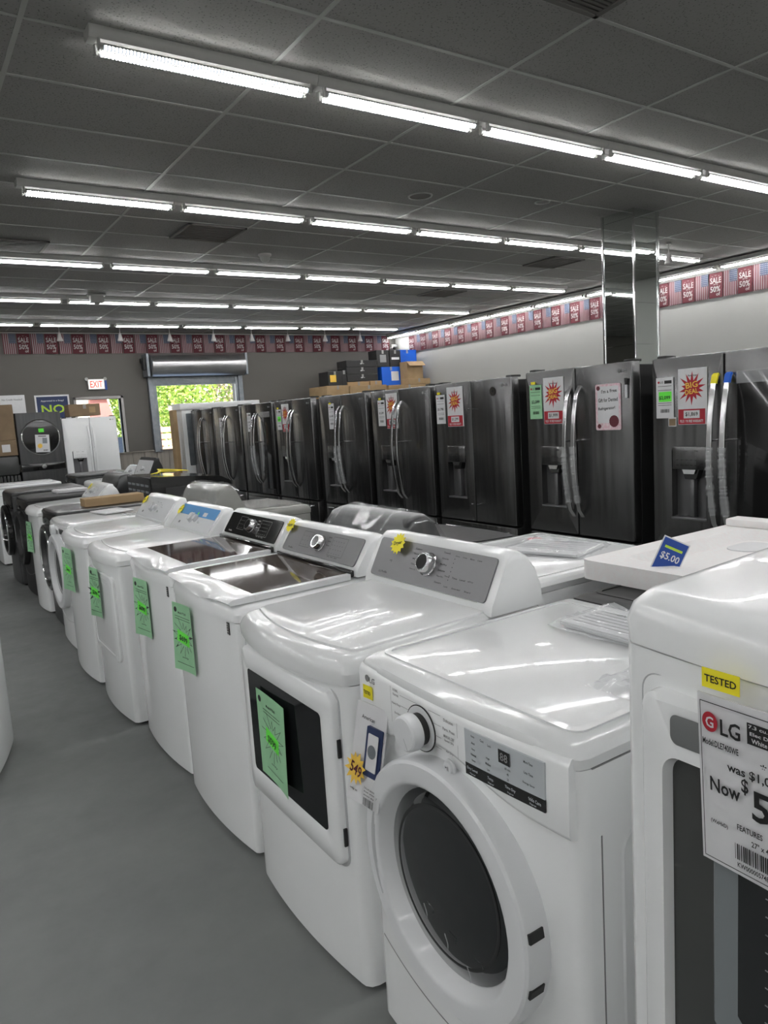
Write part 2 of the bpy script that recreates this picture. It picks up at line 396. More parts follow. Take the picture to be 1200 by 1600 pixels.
# ------------------------------------------------------------------ ceiling lights
def make_light():
    t = thing('strip_light', 'x', 'ceiling light')
    bm = B(); prism(bm, [(-.054, 0), (-.054, -.022), (-.036, -.052), (.036, -.052), (.054, -.022), (.054, 0)], 0.001, 1.2182, 0); obj('housing', bm, 'fixture', t)
    for s in (-1, 1):
        bm = B(); lathe(bm, [(.062, .014), (.064, .0155), (1.154, .0155), (1.156, .014)], 16, (0, s*.034, -.084), 'x')
        for f in bm.faces: f.material_index = 1 if f.calc_center_median().z > -.0832 or len(f.verts) > 4 else 0
        obj('tube', bm, ['tube', 'fixture'], t)
        for q in (0, 1):
            bm = B(); xe = .062 if q == 0 else 1.156; d = -1 if q == 0 else 1
            lathe(bm, [(0, .0157), (d*.018, .0157)], 12, (xe, s*.034, -.084), 'x'); box(bm, xe+d*.018-.006, xe+d*.018+.006, s*.034-.014, s*.034+.014, -.102, -.05, .003, 1); obj('socket', bm, 'fixture', t)
    return t
proto = make_light(); index_kids(proto); first = True
rows = [(3.81, 'nearest visible ceiling row', 7), (6.20, 'second ceiling row from the camera', 7), (8.626, 'third ceiling row from the camera', 7), (11.045, 'fourth ceiling row from the camera', 7), (13.44, 'farthest ceiling row', 7), (1.41, 'row above the camera', 7), (-1.0, 'row behind the camera', 7), (-3.4, 'rearmost row', 7)]
for yy, nm, cnt in rows:
    for i in range(cnt):
        o = proto if first else copy_tree(proto); first = False
        o.location = (1.0+i*1.2192, yy, ZC); o['label'] = 'twin-tube strip light, %s from left in the %s' % (ordw(i), nm); o['group'] = 'strip lights, '+nm
# invented off-camera rows over the left half, added to light the machine fronts
for yy, nm, cnt in [r for r in rows if r[0] < 10]:
    for i in range(6):
        o = copy_tree(proto); o.location = (-7.6+i*1.2192, yy, ZC); o['label'] = 'added fill strip light over the left aisle, %s in line with %s' % (ordw(i), nm.replace(' ceiling', '').replace(' from the camera', '')); o['group'] = 'added fill strip lights over the left half'
for i in range(9):
    o = copy_tree(proto); o.rotation_euler = (0, 0, PI/2); o.location = (10.22, 14.9-.02-(i+1)*1.2192, ZC-.02)
    o['label'] = 'white strip light along the right wall above the pennants, %s from the far corner' % ordw(i); o['group'] = 'strip lights along the right wall'

# ceiling fittings
def grille(x0, x1, y0, y1, label, m='galv', slats=12):
    t = thing('ceiling_vent', label, 'vent', ((x0+x1)/2, (y0+y1)/2, ZC)); a, b = (x1-x0)/2-.012, (y1-y0)/2-.012
    bm = B(); box(bm, -a, a, -b, b, -.006, -.002); obj('backing', bm, 'black_matte', t)
    bm = B()
    for p in ((-a, a, -b, -b+.03), (-a, a, b-.03, b), (-a, -a+.03, -b, b), (a-.03, a, -b, b)): box(bm, *p, -.02, -.003, .002, 1)
    obj('frame', bm, m, t)
    bm = B()
    for k in range(slats): yy = -b+.04+(2*b-.08)*k/(slats-1); box(bm, -a+.03, a-.03, yy-.008, yy+.008, -.015, -.009)
    o = obj('slats', bm, m, t); return t
M['vent'] = mat('dusty_vent', (.11, .105, .095), .7)
grille(1.943, 3.162, 2.01, 2.62, 'wide perforated grey return vent in the ceiling at the top edge', 'vent', 20)
grille(2.55, 3.162, 6.89, 7.50, 'soot-stained square air vent between second and third light rows, left side', 'vent')
grille(7.43, 8.04, 6.89, 7.50, 'stained square air vent left of the mirrored column', 'vent')
grille(.33, 1.55, 8.0, 8.5, 'grey ceiling vent at the left edge before the third light row', 'vent')
grille(7.43, 8.04, 9.33, 9.94, 'dim square air vent between third and fourth light rows', 'vent')
for (x, y, lb) in ((4.15, 5.40, 'round flush ceiling speaker between the nearest two light rows'), (5.38, 5.12, 'small round ceiling speaker near the mirrored column')):
    t = thing('ceiling_speaker', lb, 'speaker', (x, y, ZC)); r = .11 if x < 5 else .075
    bm = B(); lathe(bm, [(-.001, r), (-.008, r), (-.010, r-.012), (-.006, r-.016), (-.001, r-.016)], 36, (0, 0, 0), 'z'); obj('rim', bm, 'grid', t)
    bm = B(); lathe(bm, [(-.005, r-.017), (-.001, r-.017)], 36, (0, 0, 0), 'z'); obj('grille', bm, 'vent' if x < 5 else 'tile', t)
t = thing('smoke_detector', 'domed white smoke detector on the ceiling between second and third light rows', 'smoke detector', (3.80, 7.91, ZC))
bm = B(); lathe(bm, [(-.001, .075), (-.02, .075), (-.03, .06)], 28, (0, 0, 0), 'z'); obj('base', bm, 'cloth_white', t)
bm = B(); lathe(bm, [(-.03, .055), (-.06, .055), (-.085, .04), (-.098, .015)], 28, (0, 0, 0), 'z'); obj('dome', bm, 'fixture', t)
t = thing('alarm_siren', 'boxy white ceiling alarm hanging in front of the fourth light row', 'alarm', (2.60, 10.85, ZC))
bm = B(); box(bm, -.12, .12, -.05, .05, -.03, -.001, .005); obj('mounting_plate', bm, 'fixture', t)
bm = B(); box(bm, -.09, .09, -.06, .06, -.12, -.03, .01); obj('case', bm, 'fixture', t)
bm = B(); lathe(bm, [(-.12, .045), (-.14, .03), (-.155, .008)], 20, (0, 0, 0), 'z'); obj('lens', bm, 'grid', t)
t = thing('security_camera', 'small white dome camera with black lens in the far right corner', 'camera', (10.22, 14.66, 3.10))
bm = B(); box(bm, .02, .19, .1, .19, .02, .08, .01); obj('bracket', bm, 'fixture', t)
bm = B(); lathe(bm, [(0, .028), (.03, .042), (.10, .042), (.13, .03)], 20, (0, 0, -.02), 'y'); obj('housing', bm, 'cloth_white', t)
bm = B(); lathe(bm, [(-.02, .03), (.0, .03)], 20, (0, 0, -.02), 'y'); obj('lens', bm, 'black', t)
def make_spot():
    t = thing('spotlight', 'x', 'spotlight')
    bm = B(); lathe(bm, [(0-.001, .03), (-.02, .03)], 14, (0, 0, 0), 'z'); lathe(bm, [(-.02, .008), (-.12, .008)], 10, (0, 0, 0), 'z'); obj('stem', bm, 'cloth_white', t)
    bm = B(); lathe(bm, [(-.12, .02), (-.17, .03), (-.24, .05), (-.25, .055), (-.26, .05)], 18, (0, 0, 0), 'z'); o = obj('bulb', bm, 'cloth_white', t)
    return t
sp = make_spot(); index_kids(sp); sx = [2.70, 3.75, 4.68, 5.56, 6.38, 7.2, 8.1, 9.0]
for i, x in enumerate(sx):
    o = sp if i == 0 else copy_tree(sp); o.location = (x, 14.2, ZC-.11); o['label'] = 'small white spotlight before the far wall pennants, %s from the left' % ordw(i); o['group'] = 'spotlights before the far wall'
for i, o in enumerate([x for x in COL.objects if x.name.startswith('spotlight')]): o.location.z = ZC
o = copy_tree(sp); o.location = (8.35, 6.2-.35, ZC-.0); o.rotation_euler = (0, 0, 0); o['label'] = 'white spotlight hanging beside the mirrored column'; o['group'] = 'spotlights by the column'

# ------------------------------------------------------------------ pennants
def make_sale():
    t = thing('sale_pennant', 'x', 'pennant'); bm = sheet(.215, .36, .003, .008, 1, 4); obj('cloth', bm, 'maroon', t)
    letters(t, 'lettering', 'cloth_white', [('- * -', 0, .138, .13, .018), ('SALE', 0, .07, .175, .085), ('UP TO', 0, .012, .07, .018), ('50%', -.005, -.055, .16, .085), ('off', .05, -.128, .085, .05)], z=.008)
    return t
def make_flag():
    t = thing('flag_pennant', 'x', 'pennant'); bm = sheet(.215, .36, .003, .006, -1, 4); obj('cloth', bm, 'flag_white', t)
    bm = B()
    for k in range(7): xx = -.1075+.215*(2*k)/13; quadz(bm, xx, xx+.0165, -.18 if xx > .0 or True else 0, .18, .0105)
    obj('stripes', bm, 'flag_red', t)
    bm = B(); quadz(bm, -.005, .1075, .01, .18, .012); obj('canton', bm, 'flag_blue', t)
    bm = B()
    for a in range(5):
        for b in range(6): star(bm, .008+a*.022, .027+b*.027, .008, .004, 5, .0128, jit=0)
    obj('stars', bm, 'cloth_white', t); return t
sale = make_sale(); flag = make_flag(); index_kids(sale); index_kids(flag); fs = ff = True
for i in range(18):
    x = 2.205+.467*i
    o = sale if fs else copy_tree(sale); fs = False; o.matrix_world = frame((x, Y1-.02, 3.21), (1, 0, 0), (0, 0, 1))
    o['label'] = 'maroon SALE 50%% off pennant on the far wall, %s from the left' % ordw(i); o['group'] = 'sale pennants along the far wall'
    o = flag if ff else copy_tree(flag); ff = False; o.matrix_world = frame((x-.235, Y1-.02, 3.21), (1, 0, 0), (0, 0, 1))
    o['label'] = 'stars and stripes pennant on the far wall, %s from the left' % ordw(i); o['group'] = 'flag pennants along the far wall'
for i in range(21):
    y = 14.2-.452*i
    o = copy_tree(sale); o.matrix_world = frame((X1-.02, y, 3.13), (0, -1, 0), (0, 0, 1))
    o['label'] = 'maroon SALE 50%% off pennant on the right wall, %s from the far corner' % ordw(i); o['group'] = 'sale pennants along the right wall'
    o = copy_tree(flag); o.matrix_world = frame((X1-.02, y-.226, 3.13), (0, -1, 0), (0, 0, 1))
    o['label'] = 'stars and stripes pennant on the right wall, %s from the far corner' % ordw(i); o['group'] = 'flag pennants along the right wall'
for nm, bb in (('trim_4', (1.7, 10.42, Y1-.012, Y1-.002, 3.40, 3.42)), ('trim_5', (X1-.012, X1-.002, 4.5, 14.6, 3.315, 3.33))):
    bm = B(); box(bm, *bb); struct(nm, bm, 'grid')

# ------------------------------------------------------------------ refrigerators
def rect_loop(a0, a1, b0, b1): return rrect(a0, a1, b0, b1, .006, 2)
def door(bm, y0, y1, z0, z1, x0=0., x1=.07, r=.012, hole=None):
    L = lambda x, k: [(x, p[0], p[1]) for p in rrect(y0+k, y1-k, z0+k, z1-k, max(.004, r-k), 3)]
    if hole:
        h_ = rrect(*hole, .012, 3); hl = lambda x: [(x, p[0], p[1]) for p in h_]
        rings(bm, [L(x1, 0), L(x0+.008, 0), L(x0+.002, .003), L(x0, .008), hl(x0), hl(x0+.058)], True, False)
    else: rings(bm, [L(x1, 0), L(x0+.008, 0), L(x0+.002, .003), L(x0, .008)], True, True)
def handle_bar(zl, zh, y, lean=0, out=.07):
    n = 18; return [(-.012-out*math.sin(PI*k/n)**.7 if 0 < k < n else .004, y+lean*(k/n), zl+(zh-zl)*k/n) for k in range(n+1)]
def fridge(yc, label, m='steel', ztop=1.775, handles='plain', dispenser=True, glass=False, plain_side='side_black', rz=0, loc=None, stripe=None, hmat='handle', Wd=.905, hinge=True, body='side_black'):
    t = thing('refrigerator', label, 'refrigerator', loc or (3.78, yc, 0), rz)
    hw = Wd/2; zb = .66; k = ztop/1.775
    bm = B(); box(bm, .075, .78, -hw+.004, hw-.004, .03, ztop-.02, .006, 1); 
    for s in (-1, 1): box(bm, .1, .16, s*(hw-.08)-.03, s*(hw-.08)+.03, 0, .03)
    obj('cabinet', bm, body, t)
    bm = B(); box(bm, .02, .075, -hw+.02, hw-.02, .01, .06); obj('toe_grille', bm, 'black_matte', t)
    hole = (.105, .325, .84, 1.25) if dispenser else None
    bm = B(); door(bm, .003, hw, zb, ztop, hole=hole); dl = obj('door', bm, m, t)
    bm = B(); door(bm, -hw, -.003, zb, ztop); dr = obj('door', bm, m, t)
    bm = B(); door(bm, -hw, hw, .365, zb-.012, 0, .07); d1 = obj('drawer', bm, m, t)
    bm = B(); door(bm, -hw, hw, .065, .353, 0, .07); d2 = obj('drawer', bm, m, t)
    for d_, z in ((d1, .60), (d2, .30)):
        if handles != 'none':
            bm = B(); tube(bm, [(.004, -.36, z), (-.045, -.33, z), (-.052, 0, z+.002), (-.045, .33, z), (.004, .36, z)], .01, rect=(.006, .012)); obj('handle', bm, hmat, d_)
    for s in (-1, 1):
        bm = B(); box(bm, .0+.02, .12, s*(hw-.05)-.03, s*(hw-.05)+.03, ztop-.002, ztop+.014, .004, 1); obj('hinge_cover', bm, 'black_matte', t)
    if handles in ('plain', 'wrapped', 'yellow_blue'):
        for s, d_ in ((1, dl), (-1, dr)):
            bm = B(); tube(bm, handle_bar(.79, 1.655, s*.038), .01, rect=(.007, .0125)); h_ = obj('handle', bm, hmat, d_)
            bm = B(); lathe(bm, [(-.062, .006), (.002, .006)], 10, (0, s*.038, 1.30), 'x'); obj('standoff', bm, hmat, h_)
            if handles != 'plain':
                rnd = random.Random(int(yc*100)+s); bm = B(); pts = handle_bar(.79, 1.655, s*.038)[2:11]
                fine = []; 
                for a, b in zip(pts, pts[1:]):
                    for q in range(6): fine.append(tuple(a[c]+(b[c]-a[c])*q/6 for c in range(3)))
                tube(bm, fine, [.019+rnd.uniform(-.004, .006) for _ in fine], 9)
                obj('plastic_wrap', bm, 'wrap', h_)
            if handles == 'yellow_blue':
                bm = B(); tube(bm, handle_bar(.79, 1.655, s*.038)[17:18]+[(-.020, s*.038, 1.65), (-.008, s*.038, 1.656)], .01, rect=(.0085, .0145)); obj('end_sleeve', bm, 'yellow' if s > 0 else 'bright_blue', h_)
    elif handles == 'pins':
        bm = B()
        for s in (-1, 1):
            for z in (.80, 1.55): lathe(bm, [(-.018, .006), (.002, .006)], 10, (0, s*.035, z), 'x')
        obj('handle_pins', bm, hmat, t)
    if dispenser:
        bm = B(); box(bm, .052, .062, .105, .325, .84, 1.25); dsp = obj('dispenser', bm, 'disp', dl)
        bm = B(); box(bm, -.012, .03, .098, .315, 1.13, 1.262, .006); obj('control_panel', bm, 'steel' if m != 'white' else 'white', dsp)
        bm = B(); prism(bm, [(.15, 1.13), (.26, 1.13), (.24, 1.075), (.17, 1.075)], 0, .045, 0); obj('nozzle', bm, 'black', dsp)
        bm = B(); prism(bm, [(.165, 1.13), (.25, 1.13), (.24, 1.105), (.175, 1.105)], -.012, .0, 0); obj('water_lever', bm, 'chrome', dsp)
        bm = B(); box(bm, .012, .05, .19, .222, .85, 1.075, .006); obj('ice_chute', bm, 'silver', dsp)
        bm = B(); box(bm, -.008, .05, .10, .33, .836, .85, .004, 1); obj('drip_tray', bm, 'silver', dsp)
        bm = B(); mt = FX(-.0125, 0, 0)
        for a, wd in ((-.13, .02), (-.16, .02), (-.19, .015), (-.22, .02), (-.25, .02), (-.28, .015)): txt(bm, 'o-', a, 1.185, wd, .006, mtx=mt); txt(bm, 'Mode', a, 1.155, wd, .006, mtx=mt)
        txt(bm, 'Push', -.16, 1.238, .025, .008, mtx=mt); txt(bm, 'Dispense', -.24, 1.238, .05, .006, mtx=mt)
        obj('lettering', bm, 'ink', dsp, recalc=False)
    if glass:
        bm = B(); door(bm, -hw+.03, -.075, .72, 1.665, -.006, .01, .02); obj('glass_panel', bm, 'black', dr)
        bm = B(); mt = FX(-.0066, 0, 0); quadz(bm, .075, .40, 1.60, 1.665, .0006, mt); obj('film', bm, 'wrap', dr)
    bm = B(); mt = FX(-.0005, 0, 0); lathe(bm, [(-.0015, .011), (0, .011)], 20, (0, -hw+.095, ztop-.055), 'x'); obj('logo_badge', bm, 'ink_grey', dr)
    bm = B(); txt(bm, 'LG', hw-.06, ztop-.055, .035, .018, mtx=mt); obj('logo_lettering', bm, 'ink_grey', dr, recalc=False)
    return t
M['wrap'] = mat('clear_wrap', (.75, .77, .78), .12, alpha=.32, coat=.6); M['thin_wrap'] = mat('thin_clear_wrap', (.6, .62, .62), .10, alpha=.16, coat=1)
M['disp'] = mat('dispenser_recess', (.16, .16, .162), .35, .6)
FR = [
 (2.316, 'stainless fridge nearest the camera with black glass right door panel', dict(handles='yellow_blue', glass=True, ztop=1.775)),
 (3.36, 'stainless fridge with pink checked message board and pen on its door', dict(handles='wrapped', ztop=1.78)),
 (4.41, 'stainless fridge with no handles and a round silver sticker', dict(handles='pins', ztop=1.765)),
 (5.39, 'stainless fridge with slim dispenser and bare bowed handles, left of the handleless one', dict(ztop=1.765)),
 (6.40, 'stainless fridge with plastic-wrapped handles and only one white tag', dict(handles='wrapped', ztop=1.77)),
 (7.49, 'stainless fridge with big deal sign right of the black glass fridge', dict(ztop=1.775)),
 (8.48, 'black glass-fronted fridge with wrapped handles in the middle of the fridge row', dict(m='steel_dark', glass=True, handles='wrapped', dispenser=False)),
 (9.46, 'stainless fridge with one white tag, second from far end of the fridge row', dict(dispenser=False)),
 (10.40, 'farthest dark fridge in the row, against the white display cooler', dict(m='steel_dark', dispenser=False)),
]
for yc, lb, kw in FR:
    fridge(yc, lb, **kw)

# signs on fridges
def bigdeal(y, z, price, label, x=3.778, w_=.182, h_=.315):
    t = thing('price_sign', label, 'sign', mtx=FX(x-.002, y, z)); obj('paper', sheet(w_, h_, .001), 'paper', t)
    bm = B(); star(bm, -.003, .045, .083, .045, 14, .0016, 1, 1, .2, 5); obj('starburst', bm, 'red', t)
    letters(t, 'burst_lettering', 'gold', [('BIG', -.004, .065, .075, .034, .12), ('DEAL', -.004, .028, .082, .027, .12)], z=.0024)
    bm = B(); quadz(bm, -w_/2+.002, w_/2-.012, -.155, -.07, .0016); obj('price_band', bm, 'red', t)
    bm = B(); quadz(bm, -.055, .045, -.122, -.078, .0022); obj('price_card', bm, 'paper', t)
    letters(t, 'price_lettering', 'ink', [(price, -.005, -.1, .078, .026)], z=.003)
    letters(t, 'band_lettering', 'paper', [('PLUS 1 YR FREE WARRANTY', -.005, -.138, .145, .016)], z=.0022)
    letters(t, 'heading', 'ink', [('American', 0, .118, .06, .012)], z=.0016); return t
bigdeal(2.502, 1.545, '$1,869', 'big deal price sign marked $1,869 on the nearest fridge')
bigdeal(3.548, 1.572, '$1,999', 'big deal price sign marked $1,999 on the fridge with the pink board')
bigdeal(4.604, 1.575, '$1,299', 'big deal price sign marked $1,299 on the handleless fridge', w_=.20)
bigdeal(5.50, 1.575, '$1,099', 'big deal price sign marked $1,099 on the fridge with slim dispenser')
bigdeal(7.66, 1.575, '$1,399', 'big deal price sign on the fridge right of the black glass fridge')
def lgtag(y, z, label, price='2,099', green=False, neon=False, x=3.778, w_=.115, h_=.235, tested=True):
    t = thing('price_tag', label, 'tag', mtx=FX(x-.002, y, z)); obj('paper', sheet(w_, h_, .001), 'green_paper' if green else 'paper', t)
    bm = B(); s = w_/.115
    quadz(bm, -.002*s, .046*s, .082, .1, .0016); barcode(bm, 0, -.075, .06*s, .02, .0016)
    for a in (.068, .045, -.03, -.042): quadz(bm, -.045*s, .045*s, a-.0012, a+.0012, .0016)
    txt(bm, 'LG', -.02*s, .091, .02*s, .013, z=.0016); txt(bm, '$'+price, 0, .0, .075*s, .024, z=.0034)
    obj('printing', bm, 'ink', t, recalc=False)
    bm = B(); star(bm, -.040*s, .091, .007, .0069, 12, .0016, jit=0); obj('logo', bm, 'red', t)
    if neon: bm = B(); quadz(bm, -.04, .046, -.022, .036, .0022); obj('sticker', bm, 'neon_green', t)
    if tested: bm = B(); quadz(bm, -.04, .0, .122, .14, .0014, th=.0008); obj('tested_sticker', bm, 'yellow', t)
    return t
lgtag(2.68, 1.545, 'white price tag with neon green 2,099 sticker on the nearest fridge', neon=True, tested=False)
lgtag(3.715, 1.57, 'green price tag reading 2,299 on the fridge with the pink board', '2,299', True)
lgtag(4.79, 1.56, 'white price tag on the handleless fridge, left of its big deal sign', '1,798')
lgtag(5.67, 1.56, 'white price tag beside the $1,099 big deal sign', '1,599')
lgtag(6.60, 1.56, 'white price tag alone on the fridge with wrapped handles', '1,499', h_=.26)
lgtag(7.83, 1.56, 'white and neon green price tag left of the farthest big deal sign', '1,699', neon=True)
lgtag(8.70, 1.55, 'white price tag on the black glass-fronted fridge', '2,399', tested=False)
lgtag(9.66, 1.5, 'white price tag on the second farthest fridge', '1,899', tested=False, h_=.27)
t = thing('energy_sticker', 'small dark square sticker under the price tag on the nearest fridge', 'sticker', mtx=FX(3.777, 2.632, 1.405)); obj('paper', sheet(.052, .052, .0008), 'paper', t)
bm = B(); quadz(bm, -.022, .022, -.022, .018, .0014); obj('print', bm, 'card_dark', t)
t = thing('message_board', 'pink checked board with handwritten gift note on a fridge door', 'board', mtx=FX(3.776, 3.09, 1.51))
bm = B(); prism(bm, rrect(-.098, .098, -.145, .145, .012, 4), 0, .002, 2); obj('board', bm, 'pink', t)
bm = B(); prism(bm, rrect(-.082, .082, -.1, .13, .01, 3), .002, .0026, 2); obj('writing_area', bm, 'paper', t)
letters(t, 'handwriting', 'ink', [("I'm a Free", .01, .10, .12, .022, .05), ('Gift for Dented', .0, .045, .15, .024, .03), ('Refrigerator!', -.01, -.01, .13, .024, .05)], z=.0032)
bm = B(); star(bm, .045, -.09, .038, .036, 16, .0030, jit=0); star(bm, -.07, -.12, .015, .014, 12, .003, jit=0); star(bm, -.075, .12, .015, .014, 12, .003, jit=0); obj('round_prints', bm, 'flag_red', t)
t = thing('marker_pen', 'black and white magnetic marker clipped beside the pink board', 'pen', mtx=FX(3.772, 2.945, 1.61))
bm = B(); lathe(bm, [(-.05, .006), (-.045, .008), (.03, .008)], 12, (0, 0, .004), 'y'); obj('barrel', bm, 'paper', t)
bm = B(); lathe(bm, [(.03, .009), (.065, .009), (.068, .006)], 12, (0, 0, .004), 'y'); box(bm, -.011, .011, .045, .07, 0, .01, .002, 1); obj('cap', bm, 'ink', t)
t = thing('round_sticker', 'round silver seal sticker on the handleless fridge right door', 'sticker', mtx=FX(3.777, 4.16, 1.67))
bm = B(); star(bm, 0, 0, .034, .031, 16, 0, jit=0, th=.001); obj('seal', bm, 'chrome', t); bm = B(); star(bm, 0, 0, .012, .006, 6, .0015); obj('seal_print', bm, 'ink', t)

# ------------------------------------------------------------------ laundry machines (front faces local -X, origin at floor under front centre)
def plan(W, D, bow, r=.03, n=14, inset=0):
    hw = W/2-inset; pts = []
    def fx(y): return -bow*(1-(y/hw)**2)+inset
    for k in range(n+1):
        y = -hw+r+(2*hw-2*r)*k/n; pts.append((fx(y), y))
    x1 = fx(hw-r)
    for a in (25, 55, 90): pts.append((x1+r-r*math.cos(math.radians(a)), hw-r+r*math.sin(math.radians(a))))
    pts += [(D-inset-.01, hw), (D-inset, hw-.01), (D-inset, -hw+.01), (D-inset-.01, -hw)]
    for a in (90, 55, 25): pts.append((x1+r-r*math.cos(math.radians(a)), -hw+r-r*math.sin(math.radians(a))))
    return pts
def cabinet(t, m, W, D, bow, z0, z1, r=.03, nm='cabinet'):
    bm = B(); P = plan(W, D, bow, r); loft(bm, [[(x, y, z0) for x, y in P], [(x, y, z1) for x, y in P]])
    o = obj(nm, bm, m, t)
    Q = plan(W, D, bow, r, inset=.03); bm = B(); loft(bm, [[(x, y, 0) for x, y in Q], [(x, y, z0) for x, y in Q]]); obj('base', bm, 'black_matte', t)
    return o
def topcap(t, m, W, D, bow, zb, zf, zr, r=.03, over=.008, nm='top', xend=None):
    """top cover: stacked plan outlines, rounded front lip, surface rising slightly to the rear"""
    bm = B(); L = []
    for z, ins in ((zb, 0), (zb+(zf-zb)*.45, -over*.6), (zb+(zf-zb)*.75, .004), (zf-.004, .018), (zf, .034)):
        P = plan(W+2*over*(ins < 0), xend or D, bow, r, inset=max(ins, 0)); row = []
        for x, y in P:
            xx = x-(over if ins <= 0 else 0)*(1 if x < .1 else 0); k = (z-zb)/(zf-zb); row.append((xx, y, z+(zr-zf)*k*max(0, min(1, x/D))))
        L.append(row)
    rings(bm, L, True, True); return obj(nm, bm, m, t)
def console(t, m, W, zc, zt, x0, D, panel='silver', plate_edge='chrome', tilt=.07):
    """rear control console: rounded hood, raked face plate"""
    def sec(y, s):
        e = zc-.03; pts = [(x0-.006, e), (x0, zc+.0), (x0+tilt*.55*s, zc+(zt-zc)*.484*s), (x0+tilt*s, zc+(zt-zc)*.88*s), (x0+tilt+.02, zc+(zt-zc)*s), (x0+tilt+.055, zc+(zt-zc)*(s*.985)),
                           (D-.055, zc+(zt-zc)*.90*s), (D-.028, zc+(zt-zc)*.66*s), (D-.008, zc+(zt-zc)*.28*s), (D-.002, e)]
        return [(a, y, b) for a, b in pts]
    hw = W/2; ys = [(-hw+.001, .80), (-hw+.005, .90), (-hw+.012, .95), (-hw+.024, .985), (-hw+.045, 1)]; mid = [(-.12, 1.0), (0, 1.01), (.12, 1.0)]
    S = ys+mid+[(-a, b) for a, b in ys[::-1]]
    bm = B(); loft(bm, [sec(y, s) for y, s in S]); c = obj('console', bm, m, t, ang=.8)
    # face plate frame
    a = Vector((x0, 0, zc)); b = Vector((x0+tilt, 0, zc+(zt-zc)*.88)); v = (b-a).normalized()
    mt = frame(a+(b-a)*.5, (0, -1, 0), v); mt.translation += mt.to_3x3() @ Vector((0, 0, .0035)); H_ = (b-a).length
    bm = B(); P = rrect(-hw+.034, hw-.034, -H_/2+.003, H_/2-.006, .012, 3); tt = B(); prism(tt, P, -.006, .002, 2); merge(bm, tt, mt)
    pp = obj('control_panel', bm, panel, c)
    return c, mt, H_, pp
def knob(par, mt, u, v, r=.032, d=.03, m='chrome', cap='black'):
    bm = B(); tt = B(); lathe(tt, [(0.002, r*1.12), (.006, r*1.12), (.007, r), (d-.003, r*.93), (d, r*.88)], 32, (u, v, 0), 'z'); merge(bm, tt, mt); k = obj('knob', bm, m, par)
    bm = B(); tt = B(); lathe(tt, [(d, r*.72), (d+.001, r*.7)], 28, (u, v, 0), 'z'); merge(bm, tt, mt); obj('knob_face', bm, cap, k)
    return k
def panel_text(par, mt, words, m='ink', z=.0026):
    bm = B()
    for wd, u, v, w_, h_ in words: txt(bm, wd, u, v, w_, h_, z=z, mtx=mt)
    return obj('lettering', bm, m, par, recalc=False)
def panel_boxes(par, mt, rects, m='ink_grey', z=.0026, e=.0012):
    bm = B()
    for a, b, c, d in rects:
        for q in ((a, b, c, c+e), (a, b, d-e, d), (a, a+e, c, d), (b-e, b, c, d)): quadz(bm, *q, z, mt)
    return obj('printed_frames', bm, m, par, recalc=False)
def energy_badge(t, y, z, x=-.03):
    bm = B(); box(bm, x-.002, x+.004, y-.011, y+.011, z-.023, z+.023, .001, 1); o = obj('badge', bm, 'black', t)
    bm = B(); mt = FX(x-.0025, y, z)
    for q in range(5): quadz(bm, -.007, .007, -.022+q*.009, -.018+q*.009, .0004, mt)
    obj('badge_print', bm, 'fixture', o, recalc=False)

def washer_glass(y, label, panel, rz=0, x=.905):
    W, D = .685, .70; t = thing('top_load_washer', label, 'washing machine', (x, y, 0), rz)
    cabinet(t, 'white', W, D, .025, .02, .872, .022)
    topcap(t, 'white', W, D, .028, .875, .935, .945, .028, .004)
    # lid: white frame + tinted glass, with a drooping front grip
    def zz(x): return .945+.02*x/.5
    xs, xe, hy = -.020, .470, W/2-.012
    bm = B(); rows = []
    for k in range(17):
        yy = -hy+2*hy*k/16; q = 1-(yy/hy)**2; dip = .020*math.exp(-((yy+.05)/.12)**2)
        rows.append([(xs-.006*q+.006, yy, .937-dip*.6), (xs-.008*q-.004, yy, .947-dip), (xs-.006*q+.012, yy, .9555-dip*.5), (.03-.004*q, yy, .9585), (.078, yy, .9600), (.078, yy, .937)])
    loft(bm, rows); lid = obj('lid', bm, 'white_film', t, ang=.5)
    for s in (-1, 1):
        bm = B(); y0_, y1_ = sorted((s*(hy-.028), s*hy)); loft(bm, [[(a, y0_, b), (a, y0_, c_), (a, y1_, c_), (a, y1_, b)] for a, b, c_ in ((.0785, .937, .960), (xe, .943, .9645))]); obj('lid_rail', bm, 'white_film', lid)
    bm = B(); P = rrect(.079, xe, -hy+.029, hy-.029, .004, 1); loft(bm, [[(a, b, .946+.004*a/.5) for a, b in P], [(a, b, .9600+.004*a/.5) for a, b in P]]); obj('lid_glass', bm, 'lid_glass', lid)
    bm = B(); box(bm, xe+.002, xe+.022, -hy+.01, hy-.01, .950, .975, .004); obj('hinge_bar', bm, 'black', t)
    c, mt, H_, pp = console(t, 'white', W, .980, 1.10, .498, D, panel)
    knob(pp, mt, .0, 0, .033, .032)
    ink = 'ink' if panel == 'silver' else 'fixture'
    panel_boxes(pp, mt, [(.085, .20, -.04, .042), (-.17, -.085, -.03, .042)], ink)
    W_ = [('Profile', -.235, -.045, .04, .009)]+[(a, b, c_, .026, .006) for a, b, c_ in (('Normal', -.06, .035), ('Whites', -.06, .018), ('Heavy', -.062, .001), ('Bulk', .06, .035), ('Delicate', .062, .018), ('Rinse', .062, .0))]
    W_ += [('o', .095+.02*i, -.03+.018*j, .005, .004) for i in range(5) for j in range(4)] + [('Temp', .1, -.045, .02, .005), ('Spin', .13, -.045, .02, .005), ('Soil', .16, -.045, .02, .005)]
    W_ += [('o', -.16+.022*i, -.02+.02*j, .005, .004) for i in range(3) for j in range(3)]
    panel_text(pp, mt, W_, ink)
    energy_badge(t, -.275, .846, -.0085)
    return t
